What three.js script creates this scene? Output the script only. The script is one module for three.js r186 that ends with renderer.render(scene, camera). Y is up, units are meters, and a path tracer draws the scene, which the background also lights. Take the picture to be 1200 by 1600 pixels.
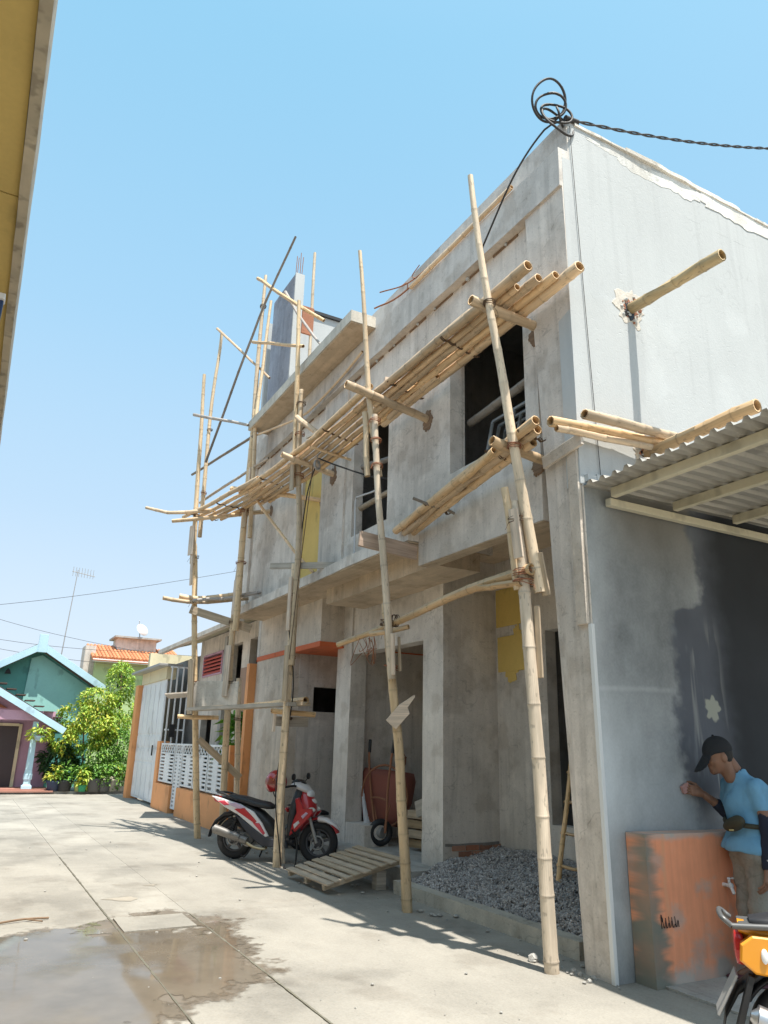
import * as THREE from 'three';
import { mergeGeometries } from 'three/addons/utils/BufferGeometryUtils.js';
import { RoundedBoxGeometry } from 'three/addons/geometries/RoundedBoxGeometry.js';

// ---------------------------------------------------------------- camera, sky, sun, exposure
const scene = new THREE.Scene();
const camera = new THREE.PerspectiveCamera(69.05, 768 / 1024, 0.05, 3000);
camera.position.set(0, 1.5, 0);
{
  const f = new THREE.Vector3(0.44829, 0.30107, -0.84166), u = new THREE.Vector3(-0.16465, 0.95327, 0.25329);
  const r = new THREE.Vector3().crossVectors(f, u).normalize(), up = new THREE.Vector3().crossVectors(r, f);
  camera.quaternion.setFromRotationMatrix(new THREE.Matrix4().makeBasis(r, up, f.clone().negate()));
}
scene.add(camera);
const renderer = new THREE.WebGLRenderer();
renderer.toneMapping = THREE.LinearToneMapping;
renderer.toneMappingExposure = 1.70;
renderer.shadowMap.enabled = true;
const SUN = new THREE.Vector3(0.025, 1, 0.33).normalize();
{
  // clear hot-season sky: pale near the horizon, cyan blue above, brighter round the sun
  const W = 512, H = 256, d = new Float32Array(W * H * 4);
  const stops = [[-90, .40, .39, .37], [-4, .58, .62, .66], [0, .80, .88, .98], [8, .67, .815, .965], [16, .53, .735, .94], [30, .395, .665, .91], [50, .275, .59, .845], [90, .215, .50, .77]];
  for (let y = 0; y < H; y++) {
    const el = ((y + .5) / H - .5) * 180;
    let k = 0; while (k < stops.length - 2 && el > stops[k + 1][0]) k++;
    const a = stops[k], b = stops[k + 1], t = (el - a[0]) / (b[0] - a[0]);
    for (let x = 0; x < W; x++) {
      const az = ((x + .5) / W - .5) * 2 * Math.PI, e = el * Math.PI / 180;
      const dx = Math.cos(e) * Math.cos(az), dz = Math.cos(e) * Math.sin(az), dy = Math.sin(e);
      const c = Math.max(0, dx * SUN.x + dy * SUN.y + dz * SUN.z), g = el > 0 ? .4 * Math.pow(c, 24) + .5 * Math.pow(c, 5) : 0;
      const o = (y * W + x) * 4;
      for (let i = 0; i < 3; i++) d[o + i] = (a[i + 1] + (b[i + 1] - a[i + 1]) * t) * .622 + g * [1, .97, .9][i];
      d[o + 3] = 1;
    }
  }
  const t = new THREE.DataTexture(d, W, H, THREE.RGBAFormat, THREE.FloatType);
  t.mapping = THREE.EquirectangularReflectionMapping; t.magFilter = THREE.LinearFilter; t.minFilter = THREE.LinearFilter; t.wrapS = THREE.RepeatWrapping; t.needsUpdate = true;
  scene.background = t; scene.environment = t;
}
const sun = new THREE.DirectionalLight(new THREE.Color(1, .95, .86), 4.6);
sun.position.copy(SUN).multiplyScalar(60).add(new THREE.Vector3(4, 0, -10)); sun.target.position.set(4, 0, -10);
sun.castShadow = true; sun.shadow.mapSize.set(2048, 2048);
Object.assign(sun.shadow.camera, { left: -30, right: 30, top: 30, bottom: -30, near: 1, far: 140 });
scene.add(sun, sun.target);

// ---------------------------------------------------------------- helpers
let _s = 12345;
const rnd = () => { _s = (_s + 0x6d2b79f5) | 0; let t = Math.imul(_s ^ (_s >>> 15), 1 | _s); t = (t + Math.imul(t ^ (t >>> 7), 61 | t)) ^ t; return ((t ^ (t >>> 14)) >>> 0) / 4294967296; };
const rr = (a, b) => a + (b - a) * rnd();
const seed = (n) => { _s = n * 7919 + 13; };
const V = (x, y, z) => new THREE.Vector3(x, y, z);
const lerp = (a, b, t) => a + (b - a) * t, clamp = (x, a = 0, b = 1) => Math.min(b, Math.max(a, x)), sst = (a, b, x) => { const t = clamp((x - a) / (b - a)); return t * t * (3 - 2 * t); };
const hash = (x, y, z) => { let h = Math.imul(x | 0, 374761393) ^ Math.imul(y | 0, 668265263) ^ Math.imul(z | 0, 2147483647 ^ 1274126177); h = Math.imul(h ^ (h >>> 13), 1274126177); return ((h ^ (h >>> 16)) >>> 0) / 4294967296; };
function n3(x, y, z) {
  const X = Math.floor(x), Y = Math.floor(y), Z = Math.floor(z); x -= X; y -= Y; z -= Z;
  const u = x * x * (3 - 2 * x), v = y * y * (3 - 2 * y), w = z * z * (3 - 2 * z);
  const l = (a, b, t) => a + (b - a) * t;
  return l(l(l(hash(X, Y, Z), hash(X + 1, Y, Z), u), l(hash(X, Y + 1, Z), hash(X + 1, Y + 1, Z), u), v),
    l(l(hash(X, Y, Z + 1), hash(X + 1, Y, Z + 1), u), l(hash(X, Y + 1, Z + 1), hash(X + 1, Y + 1, Z + 1), u), v), w);
}
function tn(u, v, pu, pv, s) {            // tileable value noise on the unit square
  let x = u * pu, y = v * pv; const X = Math.floor(x), Y = Math.floor(y); x -= X; y -= Y;
  const a = x * x * (3 - 2 * x), b = y * y * (3 - 2 * y), m = (q, p) => ((q % p) + p) % p;
  const x0 = m(X, pu), x1 = m(X + 1, pu), y0 = m(Y, pv), y1 = m(Y + 1, pv);
  const p = hash(x0, y0, s), q = hash(x1, y0, s), r = hash(x0, y1, s), t = hash(x1, y1, s);
  return p + (q - p) * a + (r - p + (p - q - r + t) * a) * b;
}
function fb(u, v, pu, pv, o, s) { let a = .5, t = 0, n = 0; for (let i = 0; i < o; i++) { t += a * tn(u, v, pu, pv, s + i * 17); n += a; a *= .55; pu *= 2; pv *= 2; } return t / n; }
function tex(W, H, fn, size, srgb = true) { // fn(u,v) -> [r,g,b] linear; size = [metres u, metres v]
  const d = new Uint8Array(W * H * 4), g = (c) => { c = clamp(c); return Math.round(255 * (srgb ? (c <= .0031308 ? c * 12.92 : 1.055 * Math.pow(c, 1 / 2.4) - .055) : c)); };
  for (let y = 0; y < H; y++) for (let x = 0; x < W; x++) {
    const c = fn((x + .5) / W, (y + .5) / H), o = (y * W + x) * 4;
    if (c.length) { d[o] = g(c[0]); d[o + 1] = g(c[1]); d[o + 2] = g(c[2]); } else d[o] = d[o + 1] = d[o + 2] = g(c);
    d[o + 3] = 255;
  }
  const t = new THREE.DataTexture(d, W, H); t.wrapS = t.wrapT = THREE.RepeatWrapping; t.magFilter = THREE.LinearFilter; t.minFilter = THREE.LinearMipmapLinearFilter; t.generateMipmaps = true;
  if (srgb) t.colorSpace = THREE.SRGBColorSpace;
  if (size) t.repeat.set(1 / size[0], 1 / size[1]);
  t.needsUpdate = true; return t;
}
const C = (r, g, b) => new THREE.Color().setRGB(r, g, b);
const mat = (c, rough = .85, o = {}) => new THREE.MeshStandardMaterial({ color: c.isColor ? c : C(...c), roughness: rough, ...o });
const gray = (v) => [v, v, v];

// names are numbered when taken; things are Groups at their base, parts are given in world coordinates
const taken = new Map(), base = new WeakMap();
function numbered(n) { const k = taken.get(n) ?? 0; taken.set(n, k + 1); return k ? n + '_' + String(k).padStart(3, '0') : n; }
function ud(o, label, category, group, kind) { if (label) o.userData.label = label; if (category) o.userData.category = category; if (group) o.userData.group = group; if (kind) o.userData.kind = kind; return o; }
function thing(name, label, category, p = [0, 0, 0], group) { const g = new THREE.Group(); g.name = numbered(name); g.position.set(...p); base.set(g, g.position.clone()); scene.add(g); return ud(g, label, category, group); }
function local(name, label, category, p, turn, group) { const g = thing(name, label, category, p, group); g.rotation.y = turn; base.set(g, V(0, 0, 0)); return g; }  // parts given in the thing's own axes
function setting(name) { const g = new THREE.Group(); g.name = numbered(name); g.userData.kind = 'structure'; base.set(g, V(0, 0, 0)); scene.add(g); return g; }
function prep(g, col) {
  g = g.index ? g.toNonIndexed() : g;
  const out = new THREE.BufferGeometry(), n = g.attributes.position.count;
  out.setAttribute('position', g.attributes.position);
  if (!g.attributes.normal) g.computeVertexNormals();
  out.setAttribute('normal', g.attributes.normal);
  out.setAttribute('uv', g.attributes.uv ?? new THREE.BufferAttribute(new Float32Array(n * 2), 2));
  if (col) { if (g.attributes.color) out.setAttribute('color', g.attributes.color); else out.setAttribute('color', new THREE.BufferAttribute(new Float32Array(n * 3).fill(1), 3)); }
  return out;
}
function join(list) { list = [list].flat(); const col = list.some((g) => g.attributes.color); return list.length === 1 ? list[0] : mergeGeometries(list.map((g) => prep(g, col)), false); }
function M(name, geos, m, parent) {
  let g = join(geos); const b = base.get(parent);
  if (b && b.lengthSq() > 0) { if ([geos].flat().length === 1) g = g.clone(); g.translate(-b.x, -b.y, -b.z); }
  const o = new THREE.Mesh(g, m); o.name = parent === scene ? numbered(name) : name; o.castShadow = o.receiveShadow = true; base.set(o, b ?? V(0, 0, 0)); parent.add(o); return o;
}
function solo(name, label, category, geos, m, group, kind) {
  const g = join(geos).clone(); g.computeBoundingBox(); const b = g.boundingBox, c = V((b.min.x + b.max.x) / 2, b.min.y, (b.min.z + b.max.z) / 2);
  g.translate(-c.x, -c.y, -c.z); const o = new THREE.Mesh(g, m); o.name = numbered(name); o.position.copy(c); o.castShadow = o.receiveShadow = true; base.set(o, c.clone()); scene.add(o); return ud(o, label, category, group, kind);
}
// uv in metres from the dominant normal
function uvw(g, sx = 1) {
  g = g.index ? g.toNonIndexed() : g; const p = g.attributes.position, n = g.attributes.normal, u = new Float32Array(p.count * 2);
  for (let i = 0; i < p.count; i += 3) {
    let ax = 0, ay = 0, az = 0; for (let k = 0; k < 3; k++) { ax += n.getX(i + k); ay += n.getY(i + k); az += n.getZ(i + k); } ax = Math.abs(ax); ay = Math.abs(ay); az = Math.abs(az);
    for (let k = 0; k < 3; k++) { const j = i + k, x = p.getX(j), y = p.getY(j), z = p.getZ(j); const a = ay > ax && ay > az ? [x, z] : ax > az ? [z + 3.3, y] : [x + 1.7, y]; u[j * 2] = a[0] * sx; u[j * 2 + 1] = a[1] * sx; }
  }
  g.setAttribute('uv', new THREE.BufferAttribute(u, 2)); return g;
}
function box(x0, x1, y0, y1, z0, z1, b = .006) { const w = x1 - x0, h = y1 - y0, d = z1 - z0; b = Math.min(b, w * .3, h * .3, d * .3); const g = new RoundedBoxGeometry(w, h, d, 1, b); g.translate((x0 + x1) / 2, (y0 + y1) / 2, (z0 + z1) / 2); return uvw(g); }
// cast or plastered mass: faces cut fine enough to be slightly wavy, arrises worn
function conc(x0, x1, y0, y1, z0, z1, amp = .007, seg = .22) {
  const w = x1 - x0, h = y1 - y0, d = z1 - z0, q = (l) => Math.min(60, Math.max(1, Math.round(l / seg)));
  let g = new THREE.BoxGeometry(w, h, d, q(w), q(h), q(d)); g.translate((x0 + x1) / 2, (y0 + y1) / 2, (z0 + z1) / 2);
  const p = g.attributes.position;
  for (let i = 0; i < p.count; i++) {
    const x = p.getX(i), y = p.getY(i), z = p.getZ(i), f = (s) => ((n3(x * 1.3 + s, y * 1.3, z * 1.3) - .5) * 1.3 + (n3(x * 5 + s, y * 5, z * 5) - .5) * .7) * amp;
    p.setXYZ(i, x + f(3), y + f(41), z + f(77));
  }
  g.computeVertexNormals(); return uvw(g);
}
function bar(a, b, w, h, up = V(0, 1, 0), bev = .004) {   // squared timber from a to b
  const A = V(...a), B = V(...b), d = B.clone().sub(A), L = d.length(); d.normalize();
  let s = new THREE.Vector3().crossVectors(d, up); if (s.lengthSq() < 1e-4) s = V(1, 0, 0); s.normalize(); const u = new THREE.Vector3().crossVectors(s, d);
  const g = new RoundedBoxGeometry(L, h, w, 1, Math.min(bev, w * .3, h * .3)); const q = uvw(g);
  q.applyMatrix4(new THREE.Matrix4().makeBasis(d, u, s)); const c = A.add(B).multiplyScalar(.5); q.translate(c.x, c.y, c.z); return q;
}
function tube(pts, r, rad = 6, seg = 0, tension = .5) { const c = new THREE.CatmullRomCurve3(pts.map((p) => p.isVector3 ? p : V(...p)), false, 'catmullrom', tension); return new THREE.TubeGeometry(c, seg || Math.max(2, (pts.length - 1) * 6), r, rad, false); }
function cyl(a, b, r0, r1 = r0, n = 12, open = false) { const A = V(...a), B = V(...b), d = B.clone().sub(A), L = d.length(); const g = new THREE.CylinderGeometry(r1, r0, L, n, 1, open); g.translate(0, L / 2, 0); g.applyQuaternion(new THREE.Quaternion().setFromUnitVectors(V(0, 1, 0), d.normalize())); g.translate(A.x, A.y, A.z); return g; }
function ext(pts, depth, bev = .004, holes) { const s = new THREE.Shape(pts.map((p) => new THREE.Vector2(...p))); if (holes) for (const h of holes) s.holes.push(new THREE.Path(h.map((p) => new THREE.Vector2(...p)))); const g = new THREE.ExtrudeGeometry(s, { depth, bevelEnabled: bev > 0, bevelSize: bev, bevelThickness: bev, bevelSegments: 1, bevelOffset: -bev, curveSegments: 8 }); return g; }
function ell(c, r, w = 16, h = 12) { const g = new THREE.SphereGeometry(1, w, h); g.scale(...r); g.translate(...c); return g; }
function tint(g, c) { const n = g.attributes.position.count, a = new Float32Array(n * 3); for (let i = 0; i < n; i++) a.set(c, i * 3); g.setAttribute('color', new THREE.BufferAttribute(a, 3)); return g; }

// a bamboo cane: swollen nodes, hollow sawn ends, tone of its own
function cane(pts, r0, r1 = r0, o = {}) {
  const P = pts.map((p) => V(...p)); const wob = o.wob ?? .008, curve0 = new THREE.CatmullRomCurve3(P, false, 'catmullrom', .5), L = curve0.getLength(), ph = rr(0, 9);
  const K = Math.max(6, Math.round(L / .5)), Q = []; for (let i = 0; i <= K; i++) { const q = curve0.getPointAt(i / K); q.x += (n3(i * .9 + ph, 3, 1) - .5) * 2 * wob; q.y += (n3(i * .9 + ph, 9, 4) - .5) * 2 * wob; q.z += (n3(i * .9, ph, 7) - .5) * 2 * wob; Q.push(q); }
  const curve = new THREE.CatmullRomCurve3(Q, false, 'catmullrom', .5), sp = o.node ?? .3, nodes = []; for (let d = rr(.08, sp); d < L - .03; d += sp * rr(.68, 1.3)) nodes.push(d);
  const st = [[0, 1, 0]]; for (const d of nodes) { const nk = rr(.35, 1.15); for (const [q, k, c] of [[-.03, 1, 0], [-.010, 1.05, .1], [-.003, 1.08 + .04 * nk, .6 * nk], [.004, 1.03, .45 * nk], [.010, 1.05, .08], [.035, 1, 0]]) if (d + q > 0 && d + q < L) st.push([d + q, k, c]); }
  st.push([L, 1, 0]); st.sort((a, b) => a[0] - b[0]);
  const N = o.n ?? 10, tone = o.tone ?? rr(.70, 1.12), warm = o.warm ?? rr(-.09, .05), dirt = rr(0, 50), pos = [], col = [], uv = [], idx = [], push = (v, c, a, b) => { pos.push(v.x, v.y, v.z); col.push(...c); uv.push(a, b); };
  const ref = V(.31, .2, .93), ring = (d, r, c, flat = false) => {
    const t = clamp(d / L), p = curve.getPointAt(t), d3 = curve.getTangentAt(t); let s = new THREE.Vector3().crossVectors(d3, Math.abs(d3.dot(ref)) > .92 ? V(0, 1, 0) : ref).normalize(); const u = new THREE.Vector3().crossVectors(s, d3);
    const ov = 1 + .04 * Math.sin(dirt); for (let i = 0; i <= N; i++) { const a = i / N * Math.PI * 2, v = p.clone().addScaledVector(s, Math.cos(a) * r * ov).addScaledVector(u, Math.sin(a) * r / ov);
      const w = n3(d * 2.3 + dirt, Math.cos(a) * 1.2 + dirt, Math.sin(a) * 1.2), k = flat ? 1 : .74 + .5 * w; push(v, c.map((q) => q * k), a / 6.283 * .3 + dirt, d + dirt); }
  };
  const B = [tone * (1 + warm), tone, tone * (1 - warm * 2.2)]; let rings = 0;
  const rad = (d) => lerp(r0, r1, d / L), end = (d, inward) => { const r = rad(d) * .72; ring(d, r, [.82, .74, .62], true); ring(d + inward * .09, r, [.16, .12, .09], true); ring(d + inward * .09, .001, [.1, .08, .06], true); };
  if (o.open !== false) { const r = rad(0) * .72; ring(.09, .001, [.1, .08, .06], true); ring(.09, r, [.16, .12, .09], true); ring(0, r, [.82, .74, .62], true); rings += 3; }
  for (const [d, k, c] of st) { const q = 1 - .5 * c; ring(d, rad(d) * k, [B[0] * q, B[1] * q * .97, B[2] * q * .92]); rings++; }
  if (o.open !== false) { end(L, -1); rings += 3; }
  for (let i = 0; i < rings - 1; i++) for (let j = 0; j < N; j++) { const a = i * (N + 1) + j, b = a + N + 1; idx.push(a, b, a + 1, b, b + 1, a + 1); }
  const g = new THREE.BufferGeometry(); g.setAttribute('position', new THREE.Float32BufferAttribute(pos, 3)); g.setAttribute('color', new THREE.Float32BufferAttribute(col, 3)); g.setAttribute('uv', new THREE.Float32BufferAttribute(uv, 2)); g.setIndex(idx); g.computeVertexNormals();
  return g;
}
// wire or rope turns round a joint at p, about the axis d
function lash(p, d, r, turns = 4, w = .005) {
  const D = V(...d).normalize(), q = new THREE.Quaternion().setFromUnitVectors(V(0, 0, 1), D), list = [];
  for (let i = 0; i < turns; i++) { const g = new THREE.TorusGeometry(r * rr(1, 1.1), w, 5, 14); g.rotateX(rr(-.22, .22)); g.rotateY(rr(-.22, .22)); g.translate(0, 0, (i - turns / 2) * w * 2.4 + rr(-.006, .006)); g.applyQuaternion(q); g.translate(...p); list.push(g); }
  const t0 = V(...p), a = V(rr(-1, 1), rr(-1, .2), rr(-1, 1)).normalize().multiplyScalar(r); list.push(tube([t0.clone().add(a), t0.clone().addScaledVector(a, 1.5).add(V(.01, -.03, .01)), t0.clone().addScaledVector(a, 1.8).add(V(0, -.08, .02))], w * .6, 4, 5));
  return join(list);
}
// lofted shell: sections [x, y centre, z centre, half height, half width], superellipse of power e
function loft(S, e = 2.6, n = 18, axis = 'x') {
  const pos = [], idx = [], add = (x, y, z) => axis === 'x' ? pos.push(x, y, z) : pos.push(y, x, z); const sg = (c, k) => Math.sign(c) * Math.pow(Math.abs(c), k);
  for (const [x, y, z, a, b] of S) for (let i = 0; i <= n; i++) { const t = i / n * Math.PI * 2; add(x, y + a * sg(Math.sin(t), 2 / e), z + b * sg(Math.cos(t), 2 / e)); }
  const m = n + 1; for (let s = 0; s < S.length - 1; s++) for (let i = 0; i < n; i++) { const a = s * m + i, b = a + m; idx.push(a, a + 1, b, b, a + 1, b + 1); }
  for (const [s, f] of [[0, 1], [S.length - 1, 0]]) { const c = pos.length / 3; add(S[s][0], S[s][1], S[s][2]); for (let i = 0; i < n; i++) f ? idx.push(c, s * m + i + 1, s * m + i) : idx.push(c, s * m + i, s * m + i + 1); }
  const g = new THREE.BufferGeometry(); g.setAttribute('position', new THREE.Float32BufferAttribute(pos, 3)); g.setIndex(idx); g.setAttribute('uv', new THREE.BufferAttribute(new Float32Array(pos.length / 3 * 2), 2)); g.computeVertexNormals(); return g;
}
// smooth skin over a distance field (surface nets)
function skin(f, lo, hi, h) {
  const nx = Math.ceil((hi[0] - lo[0]) / h) + 1, ny = Math.ceil((hi[1] - lo[1]) / h) + 1, nz = Math.ceil((hi[2] - lo[2]) / h) + 1, F = new Float32Array(nx * ny * nz), id = (i, j, k) => (k * ny + j) * nx + i;
  for (let k = 0; k < nz; k++) for (let j = 0; j < ny; j++) for (let i = 0; i < nx; i++) F[id(i, j, k)] = f(lo[0] + i * h, lo[1] + j * h, lo[2] + k * h);
  const vid = new Int32Array(nx * ny * nz).fill(-1), pos = [], idx = [];
  for (let k = 0; k < nz - 1; k++) for (let j = 0; j < ny - 1; j++) for (let i = 0; i < nx - 1; i++) {
    const c = []; let m = 0; for (let q = 0; q < 8; q++) { const v = F[id(i + (q & 1), j + (q >> 1 & 1), k + (q >> 2))]; c.push(v); if (v < 0) m |= 1 << q; }
    if (m === 0 || m === 255) continue;
    let sx = 0, sy = 0, sz = 0, n = 0;
    for (const [a, b] of [[0, 1], [2, 3], [4, 5], [6, 7], [0, 2], [1, 3], [4, 6], [5, 7], [0, 4], [1, 5], [2, 6], [3, 7]]) if ((c[a] < 0) !== (c[b] < 0)) { const t = c[a] / (c[a] - c[b]); sx += lerp(a & 1, b & 1, t); sy += lerp(a >> 1 & 1, b >> 1 & 1, t); sz += lerp(a >> 2, b >> 2, t); n++; }
    vid[id(i, j, k)] = pos.length / 3; pos.push(lo[0] + (i + sx / n) * h, lo[1] + (j + sy / n) * h, lo[2] + (k + sz / n) * h);
  }
  const quad = (a, b, c, d, flip) => { if (a < 0 || b < 0 || c < 0 || d < 0) return; flip ? idx.push(a, c, b, a, d, c) : idx.push(a, b, c, a, c, d); };
  for (let k = 1; k < nz - 1; k++) for (let j = 1; j < ny - 1; j++) for (let i = 1; i < nx - 1; i++) {
    const s = F[id(i, j, k)] < 0;
    if (s !== F[id(i + 1, j, k)] < 0) quad(vid[id(i, j - 1, k - 1)], vid[id(i, j, k - 1)], vid[id(i, j, k)], vid[id(i, j - 1, k)], !s);
    if (s !== F[id(i, j + 1, k)] < 0) quad(vid[id(i - 1, j, k - 1)], vid[id(i - 1, j, k)], vid[id(i, j, k)], vid[id(i, j, k - 1)], !s);
    if (s !== F[id(i, j, k + 1)] < 0) quad(vid[id(i - 1, j - 1, k)], vid[id(i, j - 1, k)], vid[id(i, j, k)], vid[id(i - 1, j, k)], !s);
  }
  const g = new THREE.BufferGeometry(); g.setAttribute('position', new THREE.Float32BufferAttribute(pos, 3)); g.setIndex(idx); g.computeVertexNormals();
  const uv = new Float32Array(pos.length / 3 * 2); for (let i = 0; i < pos.length / 3; i++) { uv[i * 2] = pos[i * 3] + pos[i * 3 + 2]; uv[i * 2 + 1] = pos[i * 3 + 1]; } g.setAttribute('uv', new THREE.BufferAttribute(uv, 2)); return g;
}
const smin = (a, b, k) => { const h = clamp(.5 + .5 * (b - a) / k); return b + (a - b) * h - k * h * (1 - h); };
function cap(p, a, b, ra, rb) { // tapered capsule distance
  const bx = b[0] - a[0], by = b[1] - a[1], bz = b[2] - a[2], px = p[0] - a[0], py = p[1] - a[1], pz = p[2] - a[2], t = clamp((px * bx + py * by + pz * bz) / (bx * bx + by * by + bz * bz + 1e-9));
  return Math.hypot(px - bx * t, py - by * t, pz - bz * t) - lerp(ra, rb, t);
}
const elld = (p, c, r) => { const x = (p[0] - c[0]) / r[0], y = (p[1] - c[1]) / r[1], z = (p[2] - c[2]) / r[2], k = Math.hypot(x, y, z); return (k - 1) * Math.min(...r); };

// ---------------------------------------------------------------- materials
// raw cement plaster: cloudy tone, run marks, pits
const plMap = tex(1024, 1024, (u, v) => {
  const c = fb(u, v, 4, 4, 5, 11), st = fb(u, v, 40, 3, 3, 61), f = tn(u, v, 256, 256, 5), sp = tn(u, v, 120, 120, 91), d = fb(u, v, 9, 9, 4, 33);
  let k = .76 + .36 * c + .22 * (st - .5) + .10 * (f - .5) - (sp > .88 ? .14 : 0) - sst(.52, .72, d) * .16 + sst(.58, .72, fb(u, v, 6, 7, 4, 71)) * .12;
  k -= .20 * sst(.007, .0, Math.abs(fb(u, v, 3, 4, 5, 300) - .5)) * sst(.5, .58, fb(u, v, 5, 5, 2, 310)) + .11 * sst(.60, .76, fb(u, v, 46, 2, 3, 320)) * sst(.45, .6, fb(u, v, 3, 3, 2, 330)) - .07 * sst(.6, .72, fb(u, v, 22, 9, 4, 340));
  return [k * .84, k * (.825 - .02 * sst(.55, .75, d)), k * (.80 - .04 * sst(.55, .75, d))];
}, [2.6, 2.6]);
const plBump = tex(1024, 1024, (u, v) => .5 + .35 * (fb(u, v, 24, 10, 4, 7) - .5) + .25 * (tn(u, v, 300, 300, 2) - .5) + .12 * (tn(u, v, 130, 60, 3) - .5) - (tn(u, v, 110, 110, 91) > .93 ? .3 : 0), [2.6, 2.6], false);
const plaster = (c, o = {}) => mat(c, .93, { map: plMap, bumpMap: plBump, bumpScale: .006, ...o });
const mWall = plaster([.79, .735, .685]), mWallB = plaster([.75, .70, .655]), mBeam = plaster([.73, .695, .665]), mFloor = plaster([.5, .49, .47]);
const mSoffit = plaster([.68, .55, .41]), mDark = plaster([.28, .27, .26]), mOld = plaster([.76, .68, .60]);  // soffit brown: formwork stain plus warm ground bounce put into the colour
const sideMap = tex(512, 512, (u, v) => { const k = .90 + .14 * (fb(u, v, 3, 3, 5, 31) - .5) + .05 * (fb(u, v, 30, 5, 3, 13) - .5) + .035 * (tn(u, v, 200, 200, 8) - .5) + sst(.66, .78, fb(u, v, 5, 5, 4, 57)) * .05 - .10 * sst(.004, 0, Math.abs(fb(u, v, 3, 3, 5, 71) - .5)) * sst(.5, .6, fb(u, v, 4, 4, 2, 81)) - .05 * sst(.62, .74, fb(u, v, 26, 2, 3, 91)); return [k, k, k]; }, [3.4, 3.4]);
const mSide = mat([.55, .565, .562], .85, { map: sideMap, bumpMap: plBump, bumpScale: .003 });
const paintMap = tex(512, 512, (u, v) => { const k = .86 + .22 * (fb(u, v, 4, 4, 5, 3) - .5) + .05 * (tn(u, v, 128, 128, 8) - .5) - sst(.62, .78, fb(u, v, 10, 5, 4, 29)) * .22; return [k, k, k]; }, [2.2, 2.2]);
const paint = (c, r = .75, o = {}) => mat(c, r, { map: paintMap, bumpMap: plBump, bumpScale: .002, ...o });
const mYellow = paint([.80, .57, .17]), mOrange = paint([.90, .40, .16]), mOrangeRed = paint([.74, .17, .06]), mWhite = paint([.88, .88, .88], .5), mCream = paint([.80, .70, .46]), mPink = paint([.60, .36, .46]), mTeal = paint([.11, .36, .32]), mPaleBlue = paint([.52, .74, .86]), mGreenWall = paint([.44, .58, .28]);
// road concrete
const roadMap = tex(2048, 2048, (u, v) => {
  const c = fb(u, v, 5, 5, 6, 21), b = fb(u, v, 14, 9, 5, 121), f = tn(u, v, 512, 512, 4), sp = tn(u, v, 240, 240, 14), sm = fb(u, v, 3, 12, 4, 201);
  const stain = sst(.58, .72, fb(u, v, 8, 8, 5, 77)), scr = sst(.66, .72, fb(u, v, 90, 12, 3, 301));
  const blot = sst(.5, .62, fb(u, v, 4, 6, 6, 401)) * sst(.40, .6, fb(u, v, 18, 18, 3, 431));
  const k = .90 + .48 * (c - .5) + .30 * (b - .5) + .12 * (f - .5) - blot * .11 - (sp > .93 ? .12 : sp < .05 ? -.06 : 0) - stain * .13 + scr * .03 + sst(.55, .7, sm) * .05;
  return [k * .82, k * (.765 - stain * .012), k * (.675 - stain * .02)];
}, [5.2, 5.2]);
const roadBump = tex(1024, 1024, (u, v) => .5 + .3 * (fb(u, v, 40, 22, 4, 13) - .5) + .3 * (tn(u, v, 400, 400, 2) - .5) - (tn(u, v, 180, 180, 14) > .93 ? .25 : 0), [2.9, 2.9], false);
const mRoad = mat([.412, .410, .404], .9, { map: roadMap, bumpMap: roadBump, bumpScale: .005 });
const mRoadB = mat([.395, .392, .385], .9, { map: roadMap, bumpMap: roadBump, bumpScale: .005 });
const mKerb = plaster([.60, .56, .49]);
// bamboo, timber
const bamMap = tex(256, 512, (u, v) => { const k = .84 + .3 * (fb(u, v, 60, 3, 3, 5) - .5) + .3 * (fb(u, v, 8, 10, 4, 15) - .5) - sst(.66, .8, fb(u, v, 14, 22, 3, 44)) * .28; return [k, k * .985, k * .95]; }, [.3, 1.3]);
const mBam = mat([.84, .60, .365], .55, { vertexColors: true, map: bamMap, bumpMap: bamMap, bumpScale: .0012 });
const mBamPale = mBam.clone(); mBamPale.color.setRGB(.84, .675, .485);
const woodMap = tex(512, 256, (u, v) => { const g = fb(u, v, 3, 44, 4, 9), q = fb(u, v, 5, 9, 4, 19); const k = .72 + .4 * (g - .5) + .35 * (q - .5) - (tn(u, v, 4, 130, 3) > .86 ? .12 : 0); return [k, k * .97, k * .92]; }, [1.2, .5]);
const wood = (c, r = .8) => mat(c, r, { map: woodMap, bumpMap: woodMap, bumpScale: .002 });
const mWood = wood([.68, .56, .44]), mWoodGrey = wood([.58, .53, .47]), mWoodPale = wood([.86, .72, .60]), mWoodDark = wood([.30, .2, .13]), mPallet = wood([.62, .50, .37]);
const mWire = mat([.035, .03, .028], .6), mRope = mat([.12, .075, .045], .9), mBlack = mat([.018, .018, .02], .5), mBlackGloss = mat([.015, .015, .018], .22), mRust = mat([.30, .13, .07], .9), mSteel = mat([.55, .55, .56], .35, { metalness: .9 }), mSteelDull = mat([.40, .39, .38], .6, { metalness: .6 });
const mCreamSteel = paint([.74, .67, .50], .5), mBrick = plaster([.46, .20, .12]), mGlass = new THREE.MeshPhysicalMaterial({ color: C(.85, .9, .9), roughness: .05, transmission: 1, thickness: 0 });
const mDarkIn = plaster([.30, .29, .28]);

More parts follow.
